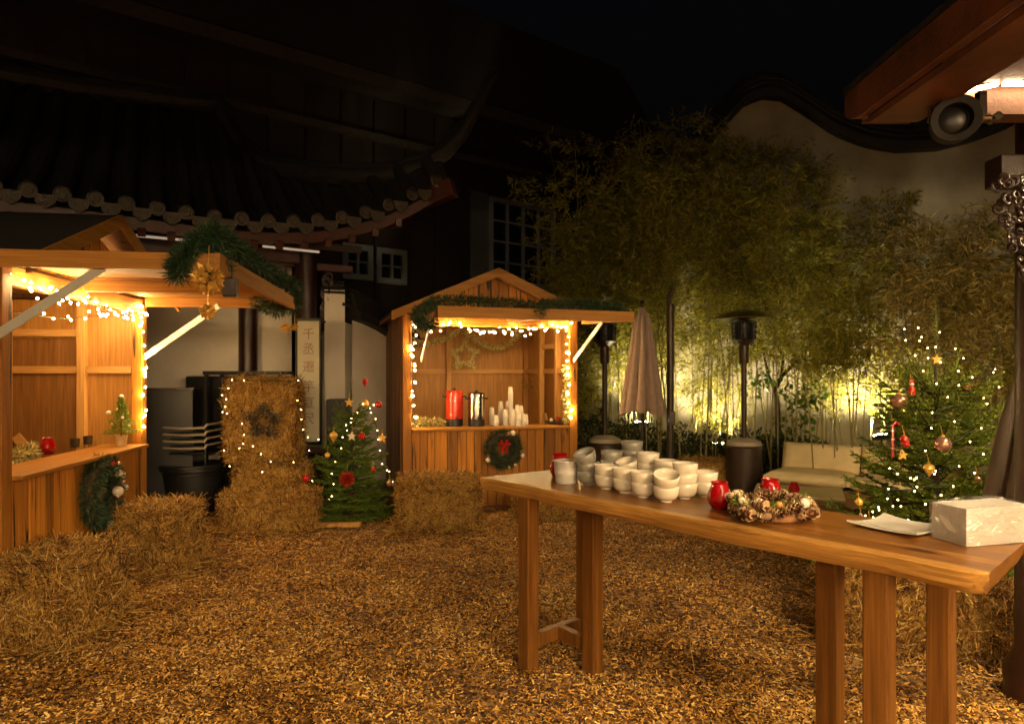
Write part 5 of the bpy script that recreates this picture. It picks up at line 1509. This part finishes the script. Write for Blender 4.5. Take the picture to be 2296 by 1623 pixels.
# ------------------------------------------------------------------ bamboo, shrubs, young tree
def bamboo(label, c, h, nc, nl, spread, seed, mat, low=.25, lean=.06, ll=(.065, .135), fill=1.0):
    rg = np.random.default_rng(seed)
    t = thing('bamboo', label, 'bamboo', c, 0, 'bamboo clumps along the garden wall')
    w = MB(); paths = []
    for k in range(nc):
        x, y = rg.uniform(-spread, spread), rg.uniform(-spread * .45, spread * .45)
        H = h * rg.uniform(.72, 1.05); dx, dy = rg.normal(0, lean), rg.normal(0, lean * .6)
        cv = rg.normal(0, .12); dr = rg.normal(0, .05)
        pts = [Vector((x + dx * H * f + cv * f ** 2.5 * H * .6, y + dy * H * f + dr * f ** 3 * H, H * f * (1 - .05 * f * f))) for f in [i / 8 for i in range(9)]]
        r0 = rg.uniform(.007, .013)
        w.tube(pts, [r0 * (1 - .75 * i / 8) for i in range(9)], 6, cap=False); paths.append(pts)
    obj('culms', w, M_culm, t, world=False, smooth=True)
    P, D, L = [], [], []
    per = nl // nc
    for pts in paths:
        nb = max(6, per // 26)
        for q in range(nb):
            f = low + (1 - low) * rg.random() ** .8
            b0 = np.array(along(pts, [f])[0]); a = rg.uniform(0, 6.283)
            bl = rg.uniform(.15, .55) * (1.15 - .5 * f) * fill
            bd = np.array([math.cos(a), math.sin(a) * .8, rg.uniform(.05, .6)]); bd /= np.linalg.norm(bd)
            m = rg.integers(18, 34); s = rg.random(m) ** .7
            sag = -.22 * s[:, None] ** 2 * bl * np.array([0, 0, 1.0])
            pp = b0 + bd * (s * bl)[:, None] + sag + rg.normal(0, .03, (m, 3))
            dd = bd * .6 + rg.normal(0, .55, (m, 3)); dd[:, 2] -= .30
            P.append(pp); D.append(dd); L.append(rg.uniform(ll[0], ll[1], m))
    L = np.concatenate(L)
    blades('leaves', np.concatenate(P), np.concatenate(D), L, L * .125, mat, t, world=False)
    return t
BMB = [(.80, 9.4, 3.3, 'behind the back stall roof'), (1.3, 9.75, 4.9, 'between the back stall and the beige parasol'), (1.72, 9.5, 5.2, 'right behind the beige parasol'), (2.25, 9.85, 5.3, 'behind the slim steel mast'), (2.75, 9.55, 5.2, 'left of the tall patio heater'),
       (3.25, 9.75, 5.4, 'behind the tall patio heater'), (3.8, 9.5, 5.2, 'behind the young broad-leaved tree'), (4.35, 9.55, 4.8, 'above the left half of the sofa'), (4.95, 9.2, 4.2, 'above the right half of the sofa'), (5.5, 9.0, 4.0, 'behind the tall decorated fir'), (6.1, 8.9, 3.9, 'right of the tall decorated fir'), (6.8, 8.7, 3.8, 'at the far right by the pavilion pillar')]
for i, (x, y, h, wh) in enumerate(BMB):
    nl = 15000 if i < 8 else 9000
    bamboo('tall leafy bamboo clump ' + wh, (x, y, 0), h, 17 if i < 4 else 8, nl, .36, 100 + i, M_bam, low=(.22, .36, .30, .40, .16, .46, .34, .24, .30, .26, .24, .24)[i])
for i, (x, y, h, wh, nl) in enumerate(((1.10, 9.3, 4.0, 'leaning over the right end of the back stall roof', 11000), (1.95, 8.75, 4.7, 'arching above the beige parasol', 11000), (2.75, 8.8, 4.6, 'arching above the reflector of the tall patio heater', 9000), (3.45, 8.7, 4.3, 'arching above the young tree', 9000), (3.75, 7.9, 3.3, 'with dry pale leaves hanging over the right end of the sofa', 8500), (4.45, 7.0, 3.3, 'with long pale leaves above the tall decorated fir', 8000), (5.15, 7.2, 3.2, 'with pale leaves next to the pavilion pillar', 7000))):
    bamboo('bushy bamboo clump ' + wh, (x, y, 0), h, 9, nl, .34, 140 + i, M_bamp if i > 4 else M_bam, low=.50, ll=(.06, .14), lean=.05)
def shrub(label, c, r, h, n, seed):
    rg = np.random.default_rng(seed)
    t = thing('shrub', label, 'shrub', c, 0, 'dark shrubs under the bamboo')
    d = rg.normal(size=(n, 3)); d /= np.linalg.norm(d, axis=1, keepdims=True)
    k = rg.random(n)[:, None] ** .4 * (1 + .22 * np.sin(d[:, :1] * 7 + seed) * np.cos(d[:, 2:] * 6))
    P = d * k * np.array([r, r * .75, h / 2]); P[:, 2] += h / 2
    P[:, 2] = np.maximum(P[:, 2], .02)
    blades('leaves', P, d + rg.normal(0, .6, (n, 3)), rg.uniform(.04, .085, n), rg.uniform(.02, .036, n), M_shrub, t, world=False)
    w = MB()
    for q in range(9):
        a = rg.uniform(0, 6.283); w.tube([(0, 0, 0), (math.cos(a) * r * .3, math.sin(a) * r * .3, h * .5), (math.cos(a) * r * .6, math.sin(a) * r * .5, h * .85)], [.012, .008, .003], 5)
    obj('stems', w, M_bark, t, world=False)
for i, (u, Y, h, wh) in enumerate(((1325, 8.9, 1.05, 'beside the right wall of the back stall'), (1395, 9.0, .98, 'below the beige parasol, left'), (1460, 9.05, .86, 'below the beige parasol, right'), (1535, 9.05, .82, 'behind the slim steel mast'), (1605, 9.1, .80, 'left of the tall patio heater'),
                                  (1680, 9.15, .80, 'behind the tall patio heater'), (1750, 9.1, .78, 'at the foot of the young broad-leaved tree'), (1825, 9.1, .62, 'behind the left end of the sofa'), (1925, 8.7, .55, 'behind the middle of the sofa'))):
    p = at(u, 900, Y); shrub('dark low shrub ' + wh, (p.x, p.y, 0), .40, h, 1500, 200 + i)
yt = at(1745, 1000, 9.2)
t = thing('young_tree', 'young tree with crooked bare limbs and a few broad leaves left of the sofa', 'tree', (yt.x, yt.y, 0))
w = MB(); q = lambda u, v, dy=0: at(u, v, 9.2 + dy)
base_ = Vector((yt.x, yt.y, 0))
w.tube([base_, q(1746, 980), q(1742, 905), q(1738, 875)], [.05, .045, .04, .034], 8)
for br_ in ([(1738, 875), (1722, 840), (1712, 790), (1706, 740), (1700, 680)], [(1738, 875), (1752, 845), (1756, 800), (1755, 750), (1768, 715), (1800, 697), (1850, 670)], [(1752, 845), (1785, 812), (1812, 780), (1838, 745), (1862, 700)], [(1768, 715), (1752, 690), (1745, 640)], [(1756, 800), (1735, 760), (1738, 700), (1730, 640)]):
    w.tube([q(u, v, .05 * i) for i, (u, v) in enumerate(br_)], [.026 - .0042 * min(i, 5) for i in range(len(br_))], 6)
obj('limbs', w, M_bark, t, smooth=True)
rgn = np.random.default_rng(3); cl_ = [(1722, 850), (1775, 905), (1800, 895), (1818, 890), (1755, 950), (1700, 845), (1770, 985), (1740, 1000), (1800, 940), (1830, 880), (1690, 870), (1760, 865), (1808, 965), (1850, 690), (1830, 730)]
P = np.concatenate([np.array(q(u, v, -.1)) + rgn.normal(0, .075, (22, 3)) for u, v in cl_]); n = len(P)
D = rgn.normal(size=(n, 3)); D[:, 2] -= .5
blades('leaves', P, D, rgn.uniform(.06, .12, n), rgn.uniform(.045, .08, n), M_vine, t)
# ------------------------------------------------------------------ lights and ornaments on firs and straw stack
def spiral(root, H, R0, z0, turns, n, seed, k=.93, a0=0, a1=None):
    rg = random.Random(seed); out = []
    c = Vector(root.location)
    for i in range(n):
        f = i / (n - 1); a = a0 + turns * 6.283 * f
        r = R0 * (1 - f) ** .85 * k + .02
        out.append(c + Vector((math.cos(a) * r, math.sin(a) * r, z0 + (H - z0) * f)))
    return out
def uvs(pts, Y, j=.0): return [at(u, v, Y) for u, v in pts]
# small fir: bulbs down both flanks as in the photograph
fl = [(814, 906), (801, 925), (788, 938), (776, 953), (768, 980), (765, 1005), (752, 1035), (744, 1062), (748, 1085), (744, 1112), (738, 1120), (787, 947), (830, 915), (838, 908), (832, 925), (842, 939), (846, 965), (848, 985), (852, 1010), (857, 1040), (868, 1054), (873, 1057), (880, 1080), (876, 1087), (778, 965), (700, 1078), (714, 985)]
bl = [at(u, v, 6.78 + .0009 * abs(v - 1000) + (.05 if v < 960 else -.06 * (v - 960) / 160)) for u, v in fl]
lights('fairy lights on the small fir beside the back stall', [bl[12], bl[0], bl[2], bl[4], bl[6], bl[8], bl[10], bl[22], bl[19], bl[16], bl[14]], bl, me=BULBS, seed=81)
def orn(label, p, r, mat, shape='ball', cat='bauble', group=None, th=.06):
    t = thing({'ball': 'bauble', 'star': 'star_ornament', 'drop': 'drop_ornament', 'pompom': 'pompom', 'cane': 'candy_cane', 'nut': 'figure_ornament'}[shape], label, cat, p, 0, group)
    p = Vector(p)
    if shape == 'ball':
        obj('ball', MB().ball(p, r, 16), mat, t, smooth=True)
        obj('cap', MB().lathe([(r * .22, r * .95), (r * .22, r * 1.15), (.002, r * 1.17)], 10, p), M_gold, t)
    elif shape == 'drop':
        obj('body', MB().lathe([(.002, -r * 1.6), (r * .5, -r * .8), (r, 0), (r * .8, r * .6), (.004, r)], 14, p), mat, t, smooth=True)
        obj('cap', MB().lathe([(r * .22, r * .95), (r * .22, r * 1.2), (.002, r * 1.22)], 10, p), M_gold, t)
    elif shape == 'star':
        poly = [(r * (1 if i % 2 == 0 else .42) * math.sin(R(36 * i)), r * (1 if i % 2 == 0 else .42) * math.cos(R(36 * i))) for i in range(10)]
        obj('star', MB().prism(poly, -.012, .012, Matrix.Translation(p)), mat, t)
    elif shape == 'pompom':
        rgp = np.random.default_rng(2); n = 1200
        d = rgp.normal(size=(n, 3)); d /= np.linalg.norm(d, axis=1, keepdims=True)
        blades('fringe', np.array(p) + d * r * .2, d, r * rgp.uniform(.6, .9, n), r * .07, mat, t)
    elif shape == 'nut':
        obj('body', MB().lathe([(r * .5, -r * 1.6), (r * .62, -r * .4), (r * .45, 0), (r * .2, .02)], 12, p), mat, t, smooth=True)
        obj('head', MB().ball(p + Vector((0, 0, r * .55)), r * .45, 12), M_whb, t, smooth=True)
        obj('hat', MB().lathe([(r * .45, r * .8), (r * .4, r * 1.5), (.003, r * 1.55)], 12, p), mat, t, smooth=True)
    elif shape == 'cane':
        obj('stick', MB().tube([p + Vector((0, 0, -r)), p + Vector((0, 0, r * .8)), p + Vector((.02, 0, r)), p + Vector((.04, 0, r * .85))], .009, 8), mat, t, smooth=True)
        obj('stripe', MB().torus(p + Vector((0, 0, -.5 * r)), .0095, .003, 12, 5).torus(p, .0095, .003, 12, 5).torus(p + Vector((0, 0, .5 * r)), .0095, .003, 12, 5), M_whb, t)
    obj('thread', MB().tube([p + Vector((0, 0, r)), p + Vector((0, .02, r + th))], .0015, 4), M_gold, t)
    return t
Y0 = 6.86
orn('red cone ornament on the very top of the small fir', at(819, 856, 7.14), .034, M_redb, 'drop', 'tree top')
orn('gold butterfly-like ornament at the upper left of the small fir', at(783, 902, Y0 + .1), .05, M_gold, 'star', 'ornament')
orn('golden bauble near the top of the small fir', at(819, 905, Y0 + .1), .040, M_gold)
orn('dark red bauble at the upper right of the small fir', at(849, 907, Y0 + .1), .036, M_redb)
orn('red bauble in the middle of the small fir', at(811, 978, Y0 - .05), .038, M_redb)
orn('gold teardrop ornament on the left side of the small fir', at(748, 977, Y0), .044, M_gold, 'drop', 'ornament')
orn('small gold bauble below the teardrop on the small fir', at(734, 1020, Y0 - .05), .028, M_gold)
orn('pale star ornament left of the red bauble on the small fir', at(789, 978, Y0 - .08), .05, M_whb, 'star', 'star')
orn('gold star ornament on the right side of the small fir', at(857, 982, Y0 - .02), .055, M_gold, 'star', 'star')
orn('fluffy red pompom at the lower front of the small fir', at(778, 1074, Y0 - .30), .082, bits('red_fringe', [(0, (.18, .008, .006)), (1, (.55, .05, .02))], .6), 'pompom', 'pompom')
orn('red bauble at the lower left tip of the small fir', at(686, 1072, Y0 - .1), .040, M_redb)
orn('small red bauble right of the pompom on the small fir', at(837, 1052, Y0 - .2), .024, M_redb)
orn('copper bauble at the lower right of the small fir', at(873, 1083, Y0 - .12), .034, M_rose)
# tall fir
YT = 3.98
fr_ = [(2028, 738), (2059, 735), (2031, 763), (2062, 764), (2066, 756), (2080, 780), (2098, 778), (2107, 745), (2052, 797), (2081, 803), (2109, 812), (2142, 782), (2160, 803), (2070, 832), (2149, 832), (2180, 846), (2150, 864), (2227, 835), (2231, 828), (2240, 868), (2205, 892), (2264, 898), (2213, 905), (2012, 1062), (2042, 1072), (2050, 1075), (2055, 1071), (1992, 1096), (2056, 1091), (2051, 1101), (2095, 1062), (2098, 1056), (2137, 1090), (1990, 1118), (2013, 1120), (1970, 1137), (1971, 1143), (1957, 1147), (2002, 1135), (1958, 1160), (1940, 1156), (1988, 1174), (1962, 1182), (2036, 1165), (1985, 1192), (2008, 1195), (2020, 1135), (2150, 1045), (2185, 1060), (2120, 1000), (2075, 1010), (2088, 960), (2140, 945), (2175, 990), (2205, 1018), (2200, 960), (2030, 990), (1995, 1050), (2075, 1130), (2110, 1110), (2100, 860), (2125, 890), (2090, 925), (1920, 1122), (1930, 1160)]
rg = random.Random(7)
bl = []
for u, v in fr_:
    f = min(1, max(0, (v - 735) / 440)); x = ((u - 2112) / (60 + 190 * f))
    Y = 4.55 - (.10 + .62 * f) * max(0, 1 - x * x) ** .5 - .02
    bl.append(at(u, v, Y))
lights('fairy lights on the tall decorated fir behind the table', sorted(bl, key=lambda p: p.z)[::3], bl, me=BULBS, seed=82)
orn('large rose bauble on the front of the tall fir', at(2114, 996, 3.92), .047, M_rose)
orn('rose bauble at the upper left of the tall fir', at(2016, 900, 4.35), .052, M_rose)
orn('red and white Santa ornament at the upper left of the tall fir', at(2044, 868, 4.35), .034, M_redpl, 'nut', 'ornament')
orn('striped candy stick hanging on the left of the tall fir', at(2001, 985, 4.2), .11, M_redb, 'cane', 'candy cane')
orn('shiny red bauble pair left on the tall fir, upper one', at(2027, 985, 4.12), .026, M_redb)
orn('shiny red bauble pair left on the tall fir, lower one', at(2031, 995, 4.05), .022, M_redb)
orn('gold figure ornament below the red baubles on the tall fir', at(2023, 1020, 4.1), .03, M_gold, 'star', 'ornament')
orn('gold bell ornament in the middle of the tall fir', at(2083, 1050, 3.98), .032, M_gold, 'drop', 'ornament')
orn('yellow star ornament near the top of the tall fir', at(2098, 806, 4.5), .04, M_gold, 'star', 'star')
orn('copper bauble at the right of the tall fir', at(2192, 1075, 4.05), .022, M_rose)
orn('pale star ornament at the lower left of the tall fir', at(1930, 1168, 4.05), .05, M_whb, 'star', 'star')
orn('gold bauble at the lower left tip of the tall fir', at(1926, 1125, 4.1), .024, M_gold)
orn('bright green bauble low on the tall fir just above the table', at(1951, 1181, 3.98), .034, plain('lime_bauble', (.16, .35, .03), .3))
orn('dark red bauble high on the right of the tall fir', at(2165, 868, 4.5), .028, M_redb)
# straw stack
fs = [(520, 852), (547, 853), (669, 853), (512, 870), (498, 886), (507, 895), (505, 912), (499, 924), (509, 927), (543, 950), (547, 975), (545, 995), (537, 1005), (567, 1000), (585, 1018), (607, 1035), (658, 1036), (680, 963), (676, 940), (675, 918), (667, 898), (690, 980), (693, 1010), (588, 1058), (502, 1010), (515, 1045)]
bl = [at(u, v, 6.85) for u, v in fs]
lights('fairy lights draped over the tall straw stack', [bl[2], bl[1], bl[0], bl[3], bl[4], bl[7], bl[9], bl[11], bl[12], bl[14], bl[15], bl[16], bl[22], bl[17], bl[20]], bl, me=BULBS, seed=83)

# ------------------------------------------------------------------ floodlights in the bed
def flood(label, p, aim, W, size=.5, hot=140):
    t = thing('floodlight', label, 'floodlight', (p[0], p[1], 0), 0)
    p = Vector(p); d = (Vector(aim) - p).normalized()
    z = d; x = z.cross(Vector((0, 0, 1))).normalized(); y = z.cross(x)
    M3 = Matrix((x, y, z)).transposed()
    obj('housing', MB().box(p - d * .03, (.20, .14, .05), M=M3), M_iron, t, bevel=.006)
    obj('lens', MB().box(p + d * .002, (.17, .11, .008), M=M3), M_flood, t)
    obj('spike', MB().tube([(p.x, p.y, 0), (p.x, p.y, p.z - .05)], .012, 8), M_iron, t)
    ld = bpy.data.lights.new('flood_lamp', 'SPOT'); ld.energy = W; ld.color = (1.0, .84, .52); ld.spot_size = R(hot); ld.spot_blend = .6; ld.shadow_soft_size = .06
    lo = bpy.data.objects.new('flood_lamp', ld)
    lo.matrix_world = Matrix.Translation(p + d * .03) @ M3.to_4x4() @ Matrix.Rotation(math.pi, 4, 'X')
    C.objects.link(lo)
flood('garden floodlight among the shrubs under the beige parasol', (1.84, 9.55, .86), (1.9, 10.2, 3.8), 520)
flood('garden floodlight among the shrubs behind the tall patio heater', (2.95, 9.62, .55), (3.1, 10.2, 3.8), 430)
flood('garden floodlight behind the right end of the sofa', (5.0, 9.05, .72), (5.0, 9.9, 3.4), 850)

# ------------------------------------------------------------------ night sky, faint moon, camera
wd = bpy.data.worlds.new('World'); bpy.context.scene.world = wd; wd.use_nodes = True
nt = wd.node_tree
sk = nt.nodes.new('ShaderNodeTexSky'); sk.sky_type = 'NISHITA'; sk.sun_disc = False
sk.sun_elevation = R(-4); sk.sun_rotation = R(200)
nt.nodes['Background'].inputs['Strength'].default_value = .10
nt.links.new(sk.outputs['Color'], nt.nodes['Background'].inputs['Color'])
sl = bpy.data.lights.new('moon', 'SUN'); sl.energy = .02; sl.angle = R(.5); sl.color = (1.0, .93, .85)
so_ = bpy.data.objects.new('moon', sl); so_.rotation_euler = (R(50), 0, R(-25)); C.objects.link(so_)

cam = bpy.data.cameras.new('Camera'); co = bpy.data.objects.new('Camera', cam); C.objects.link(co)
co.location = (0, 0, CH); co.rotation_euler = (math.pi / 2, 0, 0)
cam.sensor_width = 36; cam.lens = 36 * F / 2296; cam.shift_x = 0; cam.shift_y = (V0 - 811.5) / 2296
cam.clip_start = .05; cam.clip_end = 300
cam.dof.use_dof = True; cam.dof.focus_distance = 3.0; cam.dof.aperture_fstop = 3.6
sc = bpy.context.scene
sc.camera = co
sc.view_settings.view_transform = 'Standard'; sc.view_settings.look = 'None'; sc.view_settings.exposure = 0; sc.view_settings.gamma = 1
cy = sc.cycles
cy.use_denoising = True
cy.max_bounces = 7; cy.diffuse_bounces = 3; cy.glossy_bounces = 3; cy.transmission_bounces = 5; cy.transparent_max_bounces = 6
cy.sample_clamp_indirect = 3.0; cy.sample_clamp_direct = 0
cy.caustics_reflective = False; cy.caustics_refractive = False
